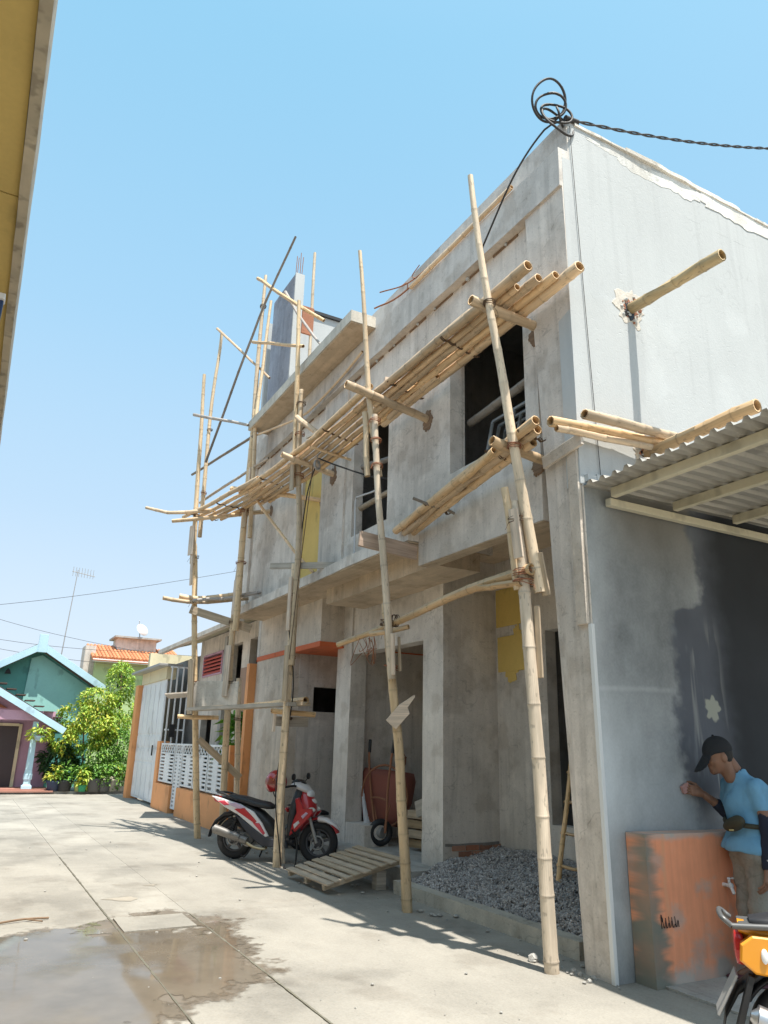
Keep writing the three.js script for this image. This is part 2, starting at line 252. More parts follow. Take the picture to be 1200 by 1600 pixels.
// ---------------------------------------------------------------- ground, road
{
  const g = new THREE.PlaneGeometry(1600, 1600, 8, 8); g.rotateX(-Math.PI / 2); g.translate(0, -.16, -100);
  const m = M('ground', uvw(g), mat([.34, .31, .25], .95, { map: roadMap }), scene); m.userData.kind = 'structure';
  const bed = M('road_bed', box(-9, 10, -.15, -.035, -26.5, 6), plaster([.34, .32, .28]), scene); bed.userData.kind = 'structure';
}
{
  const road = setting('road'); seed(5);
  const zs = [5.5, -.1, -7.5, -14.9, -22.6], xs = [[-8.5, 1.391], [1.395, 2.0932], [2.0958, 4.42]];
  for (let i = 0; i < zs.length - 1; i++) for (const [a, b] of xs) M('concrete_slab', conc(a, b, -.14, 0, zs[i + 1] + .0012, zs[i] - .0012, .0024, .4), rnd() > .7 ? mRoadB : mRoad, road);
  for (const [a, b] of [[-8.5, -3], [-2.99, 1.1], [1.11, 4.45]]) M('concrete_slab', conc(a, b, -.14, -.002, -24.2, -22.615, .003, .4), mRoadB, road);
  const ap = setting('pavement');
  for (let i = 0; i < 5; i++) M('paving_slab', conc(-9 + i * 2.7, -6.305 + i * 2.7, -.14, .07, -27.5, -24.21, .004, .35), mFloor, ap);
  const pad = setting('carport_floor'); M('concrete_pad', conc(4.425, 9, -.14, .015, -4.28, 3, .004, .35), mFloor, pad);
}
{ // water left standing on the road and the damp round it
  const wav = (pts, n = 5, a = .05) => { const out = [], N = pts.length; for (let i = 0; i < N; i++) for (let k = 0; k < n; k++) { const t = k / n, p = pts[i], q = pts[(i + 1) % N]; const x = lerp(p[0], q[0], t), z = lerp(p[1], q[1], t); out.push([x + (n3(x * 6, z * 6, 2) - .5) * a * 2.4 + (n3(x * 21, z * 21, 4) - .5) * a, z + (n3(x * 6, z * 6, 12) - .5) * a * 2.4 + (n3(x * 21, z * 21, 14) - .5) * a]); } return out; };
  const sheet = (pts, y) => { const g = new THREE.ShapeGeometry(new THREE.Shape(pts.map((p) => new THREE.Vector2(p[0], -p[1])))); g.rotateX(-Math.PI / 2); g.translate(0, y, 0); return uvw(g); };
  const wetMap = tex(512, 512, (u, v) => { const k = .8 + .5 * (fb(u, v, 5, 5, 5, 4) - .5) + .16 * (fb(u, v, 30, 30, 3, 9) - .5); return [k * .19, k * .16, k * .125]; }, [2.4, 2.4]);
  // depth of the wet: distance inside the rough outline, broken up by noise, so that the damp fades out
  const P1 = [[-2, -7.2], [.4, -7.2], [.9, -7.35], [1.2, -7.3], [1.5, -7.55], [1.85, -7.75], [2.0, -7.5], [2.0, -7.2], [2.3, -7.3], [2.5, -6.95], [2.3, -6.7], [2.34, -6.3], [2.2, -6.05], [2.24, -5.7], [2.1, -5.3], [1.75, -5.08], [1.45, -5.0], [1.2, -4.7], [.9, -4.45], [.4, -4.1], [-2, -4.0]];
  const X0 = -.9, X1 = 2.9, Z0 = -8.2, Z1 = -3.9, depth = (u, v, amp) => { const x = lerp(X0, X1, u), z = lerp(Z1, Z0, v); let d = 9, inside = false; for (let i = 0, j = P1.length - 1; i < P1.length; j = i++) { const [ax, az] = P1[i], [bx, bz] = P1[j]; if ((az > z) !== (bz > z) && x < (bx - ax) * (z - az) / (bz - az) + ax) inside = !inside; const ex = bx - ax, ez = bz - az, t = clamp(((x - ax) * ex + (z - az) * ez) / (ex * ex + ez * ez)); d = Math.min(d, Math.hypot(x - ax - ex * t, z - az - ez * t)); } return (inside ? d : -d) + amp * (fb(u, v, 14, 16, 5, 7) - .5) + amp * .5 * (fb(u, v, 60, 66, 3, 17) - .5) - (Math.hypot((x - 1.95) * 1.2, z + 6.85) < .2 ? .3 : 0); };
  const clampT = (t) => { t.wrapS = t.wrapT = THREE.ClampToEdgeWrapping; return t; };
  const dampA = clampT(tex(640, 640, (u, v) => .88 * sst(-.07, .06, depth(u, v, .42)), null, false)), waterA = clampT(tex(640, 640, (u, v) => sst(.02, .12, depth(u, v, .5) - .36 * sst(.58, .70, fb(u, v, 5, 6, 5, 91))), null, false));
  const waterR = clampT(tex(512, 512, (u, v) => .02 + .20 * sst(.5, .8, fb(u, v, 9, 10, 5, 52)) + .05 * (fb(u, v, 60, 60, 3, 5)), null, false));
  const plane = (y) => { const g = new THREE.PlaneGeometry(X1 - X0, Z1 - Z0); g.rotateX(-Math.PI / 2); g.translate((X0 + X1) / 2, y, (Z0 + Z1) / 2); return g; };
  const wet2 = wetMap.clone(); wet2.repeat.set(1.6, 1.8); wet2.needsUpdate = true;
  const damp = new THREE.MeshStandardMaterial({ color: C(1.15, 1.12, 1.1), roughness: .55, map: wet2, alphaMap: dampA, transparent: true, bumpMap: roadBump, bumpScale: .002 });
  const water = new THREE.MeshPhysicalMaterial({ color: C(1.0, .98, .96), map: wet2, alphaMap: waterA, transparent: true, roughness: 1, roughnessMap: waterR, ior: 1.36 });
  M('wet_road', plane(.0032), damp, scene).userData.kind = 'structure'; M('puddle', plane(.0058), water, scene).userData.kind = 'structure';
  const spots = [[[1.48, -8.42], [1.6, -8.5], [1.75, -8.52], [1.80, -8.36], [1.66, -8.27], [1.52, -8.31]], [[2.02, -9.1], [2.14, -9.13], [2.1, -9.03]], [[1.66, -9.2], [1.76, -9.22], [1.72, -9.14]]], damp2 = mat([2.1, 2.2, 2.3], .8, { map: wetMap, bumpMap: roadBump, bumpScale: .004 });
  for (const s of spots) M('wet_road', sheet(wav(s, 9, .045), .0035), damp2, scene).userData.kind = 'structure';
  seed(77); const patch = setting('road_patch'); M('concrete_patch', conc(1.42, 2.02, -.05, .016, -7.49, -6.98, .006, .12), mRoad, patch); 
  for (const [x, z0, z1] of [[1.393, -7.5, -3.9], [2.0945, -7.5, -4.3], [1.393, -11.5, -7.5]]) { const g = []; for (let z = z0; z < z1; z += .1) { const w = rr(.003, .008); g.push(box(x - w, x + w + rr(0, .003), -.02, .0072 + rr(0, .0015), z, z + .1, .001)); } const j = M('road_joint', g, plaster([.20, .19, .15]), scene); j.userData.kind = 'structure'; }
  solo('twig', 'thin dry twig lying on the road at the left edge of the water', 'twig', [tube([[.45, .012, -7.62], [.7, .02, -7.7], [.92, .014, -7.72]], .009, 5), tube([[.74, .018, -7.7], [.86, .014, -7.6]], .006, 5)], mWoodDark);
  const crumbs = []; for (let i = 0; i < 150; i++) { const x = rr(.3, 4), z = rr(-13, -3.8), s = Math.pow(rnd(), 4) * .012 + .003; const g = new THREE.IcosahedronGeometry(s, 0); g.scale(1, .6, 1.2); g.rotateY(rr(0, 6)); g.translate(x, .004 + s * .4, z); crumbs.push(g); }
  for (let i = 0; i < 120; i++) { const z = rr(-12, -4.4), s = Math.pow(rnd(), 3) * .024 + .004; const g = new THREE.IcosahedronGeometry(s, 0); g.scale(1, .6, 1.2); g.rotateY(rr(0, 6)); g.translate(rr(3.95, 4.38), .004 + s * .4, z); crumbs.push(g); }
  solo('grit', 'loose cement crumbs and grit scattered over the road by the house', 'grit', crumbs, mFloor, null, 'stuff');
}

// ---------------------------------------------------------------- the unfinished house
const wallX = (x0, x1, z0, z1, y0, y1, holes = [], amp = .005) => { // wall facing the street, holes [z0, z1, y0, y1]
  const zs = [...new Set([z0, z1, ...holes.flatMap((h) => [h[0], h[1]])])].sort((a, b) => a - b), out = [];
  for (let i = 0; i < zs.length - 1; i++) { const a = zs[i], b = zs[i + 1], m = (a + b) / 2, hs = holes.filter((h) => h[0] < m && h[1] > m).sort((p, q) => p[2] - q[2]); let y = y0;
    for (const h of hs) { if (h[2] > y) out.push(conc(x0, x1, y, h[2], a, b, amp)); y = h[3]; } if (y < y1) out.push(conc(x0, x1, y, y1, a, b, amp)); }
  return out;
};
const wallZ = (z0, z1, x0, x1, y0, y1, holes = [], amp = .005) => { // wall across the street, holes [x0, x1, y0, y1]
  const xs = [...new Set([x0, x1, ...holes.flatMap((h) => [h[0], h[1]])])].sort((a, b) => a - b), out = [];
  for (let i = 0; i < xs.length - 1; i++) { const a = xs[i], b = xs[i + 1], m = (a + b) / 2, hs = holes.filter((h) => h[0] < m && h[1] > m).sort((p, q) => p[2] - q[2]); let y = y0;
    for (const h of hs) { if (h[2] > y) out.push(conc(a, b, y, h[2], z0, z1, amp)); y = h[3]; } if (y < y1) out.push(conc(a, b, y, y1, z0, z1, amp)); }
  return out;
};
function chip(c, n, r, depth = .012, sd = 1) { // ragged patch of broken plaster lying on a face with normal n
  const N = 46, s = new THREE.Shape(); for (let i = 0; i <= N; i++) { const a = i / N * 6.283, q = r * (.42 + .6 * n3(Math.cos(a) * 1.7 + sd * 9, Math.sin(a) * 1.7, sd) + .5 * n3(Math.cos(a) * 6 + sd * 5, Math.sin(a) * 6, sd + 3)); i ? s.lineTo(Math.cos(a) * q, Math.sin(a) * q * 1.2) : s.moveTo(Math.cos(a) * q, Math.sin(a) * q * 1.2); }
  const g = new THREE.ExtrudeGeometry(s, { depth, bevelEnabled: true, bevelSize: depth, bevelThickness: depth * .5, bevelSegments: 1 }); g.translate(0, 0, -depth * .9); g.applyQuaternion(new THREE.Quaternion().setFromUnitVectors(V(0, 0, 1), V(...n))); g.translate(...c); return uvw(g);
}
const house = thing('unfinished_house', 'two storey house of bare grey cement plaster, behind the bamboo scaffolding', 'house', [4.17, 0, -4.3]);
{
  seed(2);
  const lean = (g) => { const p = g.attributes.position; for (let i = 0; i < p.count; i++) { const x = p.getX(i), y = p.getY(i), z = p.getZ(i), t = 1 - clamp(y / 6.6); p.setX(i, x + (x < 4.2 ? .075 * t : 0)); if (z < -4.7) p.setZ(i, z + .26 * t); } g.computeVertexNormals(); return g; }; // the column is wider at its head
  M('corner_column', lean(conc(4.09, 4.42, -.05, 6.6, -4.85, -4.303)), mWall, house);
  // long side wall: pale above the carport roof, damp below it, with carport shade painted in
  const hole1 = [4.79, 4.93, 5.40, 5.56], hole2 = [4.84, 4.97, 3.95, 4.08];
  M('side_wall', [...wallZ(-4.46, -4.30, 4.105, 14, 3.6, 6.9, [hole1, hole2], .006), conc(4.2, 14, 6.9, 7.36, -4.46, -4.30, .006)], mSide, house);
  const crest = []; for (let x = 4.3; x < 14; x += .34) crest.push(conc(x - .02, x + .35, 7.355, 7.375 + .035 * rnd(), -4.47 - .02 * rnd(), -4.285 + .012 * rnd(), .022, .06));
  M('wall_crest', crest, plaster([.86, .82, .76]), house);
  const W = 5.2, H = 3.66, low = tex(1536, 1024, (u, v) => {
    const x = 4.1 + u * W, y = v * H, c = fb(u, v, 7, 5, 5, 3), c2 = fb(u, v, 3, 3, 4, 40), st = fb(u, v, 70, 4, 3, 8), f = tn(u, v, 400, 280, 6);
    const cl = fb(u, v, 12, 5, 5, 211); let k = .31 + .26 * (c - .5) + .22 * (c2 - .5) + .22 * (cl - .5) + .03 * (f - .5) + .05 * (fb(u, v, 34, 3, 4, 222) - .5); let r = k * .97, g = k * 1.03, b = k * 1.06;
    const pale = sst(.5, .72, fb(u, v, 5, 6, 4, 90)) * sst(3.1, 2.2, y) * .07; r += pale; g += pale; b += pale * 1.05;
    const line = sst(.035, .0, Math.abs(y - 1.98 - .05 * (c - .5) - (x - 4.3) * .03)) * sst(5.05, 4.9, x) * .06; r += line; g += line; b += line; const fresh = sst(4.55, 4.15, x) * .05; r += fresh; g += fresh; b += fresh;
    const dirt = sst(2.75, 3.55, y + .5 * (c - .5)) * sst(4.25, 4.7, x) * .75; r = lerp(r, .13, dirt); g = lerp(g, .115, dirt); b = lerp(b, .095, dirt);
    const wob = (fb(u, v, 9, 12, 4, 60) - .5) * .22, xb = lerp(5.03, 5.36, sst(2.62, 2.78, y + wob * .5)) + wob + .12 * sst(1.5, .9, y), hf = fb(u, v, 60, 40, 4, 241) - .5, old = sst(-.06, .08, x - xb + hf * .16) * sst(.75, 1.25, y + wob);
    const far = sst(5.34, 5.8, x + wob + hf * .1); let nr = lerp(.098, .026, far), ng = lerp(.108, .029, far), nb = lerp(.130, .034, far); const m = .55 + .9 * (c * .6 + cl * .4); nr *= m; ng *= m; nb *= m;  // far end painted near black for the deeper carport shade
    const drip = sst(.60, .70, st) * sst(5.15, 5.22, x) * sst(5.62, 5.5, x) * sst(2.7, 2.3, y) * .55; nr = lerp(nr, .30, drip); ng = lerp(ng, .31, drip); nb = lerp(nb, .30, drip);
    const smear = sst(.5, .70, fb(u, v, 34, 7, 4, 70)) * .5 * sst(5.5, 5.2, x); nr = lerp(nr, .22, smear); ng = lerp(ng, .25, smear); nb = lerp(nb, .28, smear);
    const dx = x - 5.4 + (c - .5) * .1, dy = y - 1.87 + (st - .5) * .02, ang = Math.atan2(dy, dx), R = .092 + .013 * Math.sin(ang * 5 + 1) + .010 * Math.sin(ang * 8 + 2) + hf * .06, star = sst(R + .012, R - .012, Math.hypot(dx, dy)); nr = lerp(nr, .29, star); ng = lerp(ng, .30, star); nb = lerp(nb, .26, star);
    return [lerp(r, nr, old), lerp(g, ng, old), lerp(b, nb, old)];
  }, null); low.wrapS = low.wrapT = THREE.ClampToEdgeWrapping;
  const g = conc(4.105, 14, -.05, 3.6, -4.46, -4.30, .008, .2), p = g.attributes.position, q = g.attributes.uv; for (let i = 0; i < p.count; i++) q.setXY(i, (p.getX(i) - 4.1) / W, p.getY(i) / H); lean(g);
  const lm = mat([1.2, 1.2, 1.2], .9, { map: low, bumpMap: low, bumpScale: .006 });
  ud(M('side_wall', g, lm, house), 'lower side wall, grey damp plaster over dark blue paint, darkened for carport shade');
  M('edge_strip', lean(box(4.055, 4.088, 2.45, 3.90, -4.43, -4.315, .004)), mOld, house);
  M('corner_bead', lean(box(4.072, 4.106, 0, 2.45, -4.325, -4.286, .004)), mat([.72, .73, .73], .6), house);
  for (const [x, y, r, sd] of [[4.86, 5.48, .17, 3], [4.90, 4.02, .13, 5]]) { // plaster knocked off round the stubs, brick and mortar showing
    M('plaster_patch', chip([x, y, -4.299], [0, 0, 1], r, .004, sd), plaster([.84, .78, .70]), house); M('hole', chip([x - .01, y - .01, -4.296], [0, 0, 1], r * .5, .004, sd + 20), mBrick, house); M('hole', chip([x - .02, y - .03, -4.293], [0, 0, 1], r * .36, .004, sd + 30), mBlack, house);
    for (let i = 0; i < 18; i++) { const a = rr(0, 6.28), q = r * rr(.35, .85), s = rr(.006, .022), gg = new THREE.DodecahedronGeometry(s, 0); gg.scale(1.2, 1, .6); gg.rotateX(rr(0, 6)); gg.translate(x + Math.cos(a) * q, y + Math.sin(a) * q * 1.15, -4.294); M('mortar_lump', gg, i % 4 ? mSide : mBrick, house); } }
  { const sm = plaster([.86, .86, .84]); for (let i = 0; i < 14; i++) { const g = chip([0, 0, 0], [0, 0, 1], .13, .0015, 60 + i); g.scale(2.8, rr(.35, .8), 1); g.translate(4.75 + i * .42 + rr(-.1, .1), 7.29 - rr(0, .06), -4.2985 + (i % 6) * .0007); M('mortar_smear', uvw(g), sm, house); } }
  for (let i = 0; i < 16; i++) M('stone', (() => { const s = .008 + .035 * Math.pow(rnd(), 2), gg = new THREE.DodecahedronGeometry(s, 0); gg.rotateY(rr(0, 6)); gg.rotateX(rr(0, 6)); gg.translate(rr(4.02, 4.16), s * .4, rr(-5.1, -4.2)); return gg; })(), mFloor, house);
  // upper street front
  const w1 = [-6.33, -5.04, 4.33, 5.72], w2 = [-8.76, -7.76, 4.19, 5.75], yp = [-10.64, -9.82, 3.9, 5.62];
  M('upper_wall', [...wallX(4.17, 4.33, -13.4, -6.98, 3.86, 6.58, [w2, yp]), ...wallX(4.17, 4.33, -6.98, -4.85, 3.44, 6.58, [w1])], mWall, house);
  M('yellow_panel', conc(4.215, 4.32, 3.88, 5.64, -10.66, -9.80, .004), mYellow, house);
  M('wall_hole', chip([4.213, 5.06, -9.93], [-1, 0, 0], .075, .008, 21), mWoodDark, house);
  M('pilaster', conc(4.135, 4.18, 3.86, 6.56, -9.79, -8.98, .005), mWall, house);
  M('pilaster', conc(4.125, 4.18, 3.86, 6.56, -13.4, -13.02, .005), mWallB, house);
  M('eaves_beam', conc(4.06, 4.40, 6.56, 7.0, -13.4, -4.304, .011, .15), mBeam, house);
  M('parapet', conc(4.185, 4.33, 7.0, 7.41, -13.4, -4.305, .008), mBeam, house);
  // dark strips painted for the shadow gap, and broken mortar, under the beam
  { const gap = [], lumps = []; for (let z = -13; z < -5.3; z += rr(.35, .7)) { gap.push(box(4.157, 4.18, 6.535, 6.566, z, z + rr(.25, .5), .002)); const s = rr(.012, .03), l = new THREE.DodecahedronGeometry(s, 0); l.rotateX(rr(0, 6)); l.translate(4.15, 6.545, z + rr(0, .3)); lumps.push(l); } M('shadow_strip', gap, mWoodDark, house).userData.kind = 'stuff'; for (const l of lumps) M('mortar_lump', l, mSide, house); }
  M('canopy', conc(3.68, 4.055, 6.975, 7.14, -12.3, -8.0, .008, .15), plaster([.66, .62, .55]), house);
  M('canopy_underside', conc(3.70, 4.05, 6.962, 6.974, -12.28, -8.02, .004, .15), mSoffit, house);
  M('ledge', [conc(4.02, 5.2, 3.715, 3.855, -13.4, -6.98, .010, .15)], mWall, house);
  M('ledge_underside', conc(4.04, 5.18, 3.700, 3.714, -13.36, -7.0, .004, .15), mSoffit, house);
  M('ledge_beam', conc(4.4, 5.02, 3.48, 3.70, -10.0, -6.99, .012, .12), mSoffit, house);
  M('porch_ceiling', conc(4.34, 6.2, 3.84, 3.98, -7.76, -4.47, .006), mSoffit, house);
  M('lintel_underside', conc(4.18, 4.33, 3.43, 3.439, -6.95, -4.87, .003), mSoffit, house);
  M('window_side', [conc(4.335, 4.37, 4.33, 5.72, -6.36, -6.335, .002)], mWall, house);
  // rooms behind the openings
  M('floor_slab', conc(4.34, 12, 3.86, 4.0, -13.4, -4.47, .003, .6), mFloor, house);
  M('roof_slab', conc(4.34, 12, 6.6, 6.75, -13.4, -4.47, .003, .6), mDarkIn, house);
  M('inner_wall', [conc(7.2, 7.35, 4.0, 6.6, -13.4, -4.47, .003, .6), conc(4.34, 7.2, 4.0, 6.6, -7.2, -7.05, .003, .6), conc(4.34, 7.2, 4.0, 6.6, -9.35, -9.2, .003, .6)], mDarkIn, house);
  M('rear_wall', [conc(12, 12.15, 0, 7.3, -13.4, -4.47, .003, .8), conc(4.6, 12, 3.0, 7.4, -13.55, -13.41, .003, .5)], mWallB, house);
  // ground floor, porch with the gravel
  M('porch_wall', [conc(5.0, 6.0, -.05, 3.838, -8.22, -7.752, .007)], mWall, house);
  M('porch_wall', wallX(5.8, 5.95, -7.75, -4.47, -.05, 3.84, [[-6.80, -5.6, .74, 2.85]], .006), mWallB, house);
  M('yellow_patch', [conc(5.785, 5.8, 2.99, 3.47, -7.72, -7.12, .004, .06), conc(5.785, 5.8, 2.43, 2.86, -7.70, -7.10, .008, .05), chip([5.795, 2.47, -7.42], [-1, 0, 0], .14, .004, 31), chip([5.795, 2.83, -7.3], [-1, 0, 0], .1, .004, 33)], mYellow, house);
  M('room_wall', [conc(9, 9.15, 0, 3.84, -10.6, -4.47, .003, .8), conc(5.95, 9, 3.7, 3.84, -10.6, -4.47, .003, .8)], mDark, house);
  { // courses laid bare where the plaster has come off
    const bm = [mBrick, plaster([.38, .19, .13]), plaster([.5, .27, .19])]; for (let r = 0; r < 3; r++) for (let c = 0; c < 4 - r % 2; c++) { const x = 5.12 + c * .19 + (r % 2) * .09; M('brick', conc(x, x + .175, .26 + r * .065, .315 + r * .065, -7.78, -7.735 - rr(0, .004), .006, .06), bm[(r + c) % 3], house); }
    M('broken_edge', conc(5.03, 5.78, .44, .47, -7.756, -7.742, .02, .04), mDark, house);
  }
  M('porch_floor', conc(4.60, 9.0, -.05, .2, -10.6, -7.752, .008, .2), mFloor, house);
  M('kerb', conc(4.36, 4.5, -.05, .125, -7.75, -4.86, .012, .1), mKerb, house);
  M('porch_bed', conc(4.5, 5.8, -.05, .02, -7.75, -4.47, .003, .3), mDark, house);
  // room with the barrow
  M('door_column', conc(5.0, 5.26, -.05, 3.7, -10.82, -10.32, .008), mWall, house);
  M('door_lintel', conc(5.03, 5.24, 2.83, 3.7, -10.32, -8.22, .007), mWall, house);
  M('door_step', conc(5.01, 5.38, .2, .47, -10.32, -9.72, .010, .12), mWall, house);
  M('inner_wall', [conc(5.26, 7.0, .0, 3.7, -10.82, -10.62, .005), conc(6.75, 6.9, .2, 3.7, -10.62, -8.22, .005)], mWall, house);
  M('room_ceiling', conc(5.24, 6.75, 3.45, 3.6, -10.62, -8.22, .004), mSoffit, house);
  // ground floor, left end and the bay behind the motorbike
  M('lower_wall', conc(4.6, 4.75, -.05, 2.955, -13.5, -11.76, .007), mOld, house);
  M('bay_wall', wallZ(-11.9, -11.75, 4.751, 7.4, -.05, 2.96, [[5.02, 5.55, 2.03, 2.43]], .006), mWallB, house);
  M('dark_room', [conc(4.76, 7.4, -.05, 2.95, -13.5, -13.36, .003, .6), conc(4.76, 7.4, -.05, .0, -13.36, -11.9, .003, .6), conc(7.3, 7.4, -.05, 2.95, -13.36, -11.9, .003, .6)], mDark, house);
  M('bay_rear_wall', conc(7.4, 7.55, -.05, 3.7, -13.5, -10.82, .005), mWallB, house);
  M('overhang', conc(4.605, 7.4, 2.975, 3.70, -13.5, -10.62, .006), mOld, house);
  M('red_fascia', [conc(4.585, 7.4, 2.955, 2.972, -13.5, -10.60, .003), conc(4.588, 4.603, 2.972, 3.035, -13.5, -10.60, .003), conc(4.588, 4.995, 2.972, 3.03, -10.618, -10.602, .003)], mOrangeRed, house);
  M('boundary_pier', conc(4.46, 4.66, -.05, 2.92, -13.66, -13.51, .006), mOrange, house);
  // stair tower rising above the canopy
  M('fin_wall', conc(4.2, 4.38, 6.8, 10.2, -12.95, -11.79, .006), plaster([.36, .40, .50]), house); M('fin_lit_strip', conc(4.198, 4.382, 6.8, 10.21, -11.788, -11.75, .004), mSide, house);  // sunlit side painted as a pale strip, shaded face kept bluish
  M('tower_wall', conc(4.38, 9, 6.75, 9.88, -12.62, -12.45, .006), mSide, house);
  M('tower_cap', conc(4.38, 9.05, 9.882, 9.95, -12.66, -12.40, .004), mBlack, house);
  M('tower_post', conc(4.22, 4.34, 6.8, 9.9, -13.35, -13.25, .004), mSide, house);
  for (let i = 0; i < 4; i++) M('rebar', cyl([4.24 + (i % 2) * .09, 10.1, -11.8 - .09 * (i >> 1)], [4.24 + (i % 2) * .09 + rr(-.02, .02), 10.55 + rr(0, .25), -11.8 - .09 * (i >> 1)], .007), mRust, house);
  for (const [x, y, z, r, s] of [[4.165, 5.28, -4.86, .08, 41], [4.165, 5.14, -6.81, .10, 42], [4.13, 5.25, -9.35, .10, 43], [4.165, 5.46, -12.1, .07, 44], [4.165, 3.96, -4.9, .07, 45]]) M('wall_hole', chip([x, y, z], [-1, 0, 0], r, .01, s), mWoodDark, house);
}
// lone plank nailed across the column
solo('plank', 'short pale plank nailed level across the corner column above the carport', 'plank', bar([4.07, 3.895, -4.70], [4.07, 3.96, -4.22], .03, .11), mOld);

{ // gravel heap in the porch
  seed(9); const H = (x, z) => { const t = clamp((x - 4.5) / 1.3), b = .11 + .33 * Math.pow(t, .8) - .1 * sst(-6.2, -4.6, z) * t; return b + (n3(x * 3, 1, z * 3) - .5) * .07 + (n3(x * 9, 4, z * 9) - .5) * .03; };
  const g = new THREE.PlaneGeometry(1.32, 3.3, 26, 60); g.rotateX(-Math.PI / 2); g.translate(5.155, 0, -6.11); const p = g.attributes.position; for (let i = 0; i < p.count; i++) p.setY(i, H(p.getX(i), p.getZ(i)) - .02); g.computeVertexNormals();
  const heap = thing('gravel_heap', 'heap of dark grey crushed stone filling the porch between the kerb and the rear wall', 'gravel', [5.1, 0, -6.1]);
  heap.userData.kind = 'stuff';
  M('gravel_bed', uvw(g), plaster([.22, .21, .20]), heap);
  const s = new THREE.IcosahedronGeometry(.0115, 0); { const q = s.attributes.position; for (let i = 0; i < q.count; i++) { const k = .75 + .5 * hash(Math.round(q.getX(i) * 999), Math.round(q.getY(i) * 999), Math.round(q.getZ(i) * 999)); q.setXYZ(i, q.getX(i) * k * 1.25, q.getY(i) * k * .8, q.getZ(i) * k); } s.computeVertexNormals(); }
  const N = 20000, im = new THREE.InstancedMesh(s, mat([1.05, .99, .93], .9), N), m4 = new THREE.Matrix4(), q = new THREE.Quaternion(), e = new THREE.Euler();
  for (let i = 0; i < N; i++) { const x = rr(4.5, 5.79), z = rr(-7.74, -4.48), k = rr(.55, 1.35); e.set(rr(0, 6), rr(0, 6), rr(0, 6)); m4.compose(V(x - 5.1, H(x, z) - .012 + rr(0, .014), z + 6.1), q.setFromEuler(e), V(k, k, k)); im.setMatrixAt(i, m4); const t = rr(.20, .52) * (rnd() > .93 ? 1.4 : 1); im.setColorAt(i, C(t, t * 1.0, t * 1.04)); }
  im.name = 'stone'; im.castShadow = im.receiveShadow = true; im.userData.kind = 'stuff'; heap.add(im);
  for (let i = 0; i < 9; i++) { }
}
{ // orange wall stub with the tap
  const lw = thing('low_wall', 'low orange painted wall stub with grey plaster scuffs and a white tap, against the dark side wall', 'wall', [4.95, 0, -4.2]);
  const W = 1.4, H = 1, t = tex(1024, 768, (u, v) => {
    const x = u * W, y = v * H, c = fb(u, v, 6, 5, 5, 3), st = fb(u, v, 60, 4, 3, 9); let k = .94 + .24 * (c - .5) + .16 * (st - .5);
    let o = [.92 * k, .36 * k, .19 * k];
    const grey = clamp(.72 * sst(.50, .74, fb(u, v, 5, 5, 5, 33) + .16 * sst(.55, .2, x) * sst(.75, .2, y) + .1 * (st - .5)) * .85 + sst(.90, .955, y + (c - .5) * .1) * .75 + sst(.14, .04, y + (c - .5) * .12) * .8), gk = .46 + .25 * (c - .5);
    o = o.map((q, i) => lerp(q, [gk * 1.0, gk * .86, gk * .76][i], grey));
    const edge = sst(.16, .05, x + (fb(u, v, 4, 14, 4, 71) - .5) * .2 - .05 * sst(.6, .1, y)); o = o.map((q, i) => lerp(q, [.17, .19, .16][i], edge * (.6 + .5 * c)));
    const pale = sst(.03, .0, Math.abs(x - .19 - (c - .5) * .06)) * sst(.2, .5, y) * .5; o = o.map((q, i) => lerp(q, [.72, .36, .2][i], pale));
    return o;
  }, null); t.wrapS = t.wrapT = THREE.ClampToEdgeWrapping;
  const g = conc(4.34, 5.7, -.05, .955, -4.29, -4.11, .008, .12), p = g.attributes.position, uv = g.attributes.uv; for (let i = 0; i < p.count; i++) uv.setXY(i, clamp((p.getX(i) - 4.32 - (p.getZ(i) + 4.11) * .5) / W), clamp(p.getY(i) / H));
  M('wall', g, mat([1, 1, 1], .85, { map: t, bumpMap: t, bumpScale: .004 }), lw);
  const scr = []; let x = 4.44; for (let i = 0; i < 5; i++) { scr.push(tube([[x, .40 + rr(0, .03), -4.106], [x + .012, .36, -4.105], [x + .03, .385 + rr(-.01, .03), -4.105], [x + .036, .36, -4.106]], .0028, 4)); x += .03; } scr.push(tube([[4.43, .36, -4.106], [4.428, .45, -4.105], [4.44, .40, -4.106]], .003, 4));
  M('scrawl', scr, mBlack, lw);
  const tap = M('tap', [cyl([5.10, .60, -4.12], [5.10, .60, -4.04], .013), cyl([5.10, .60, -4.05], [5.09, .55, -4.02], .012, .011), cyl([5.10, .60, -4.06], [5.10, .64, -4.06], .010), ell([5.10, .60, -4.05], [.02, .02, .02])], mWhite, lw);
  M('tap_handle', [box(5.13, 5.19, .64, .652, -4.07, -4.05), ell([5.10, .646, -4.06], [.014, .01, .014])], mWhite, tap);
}

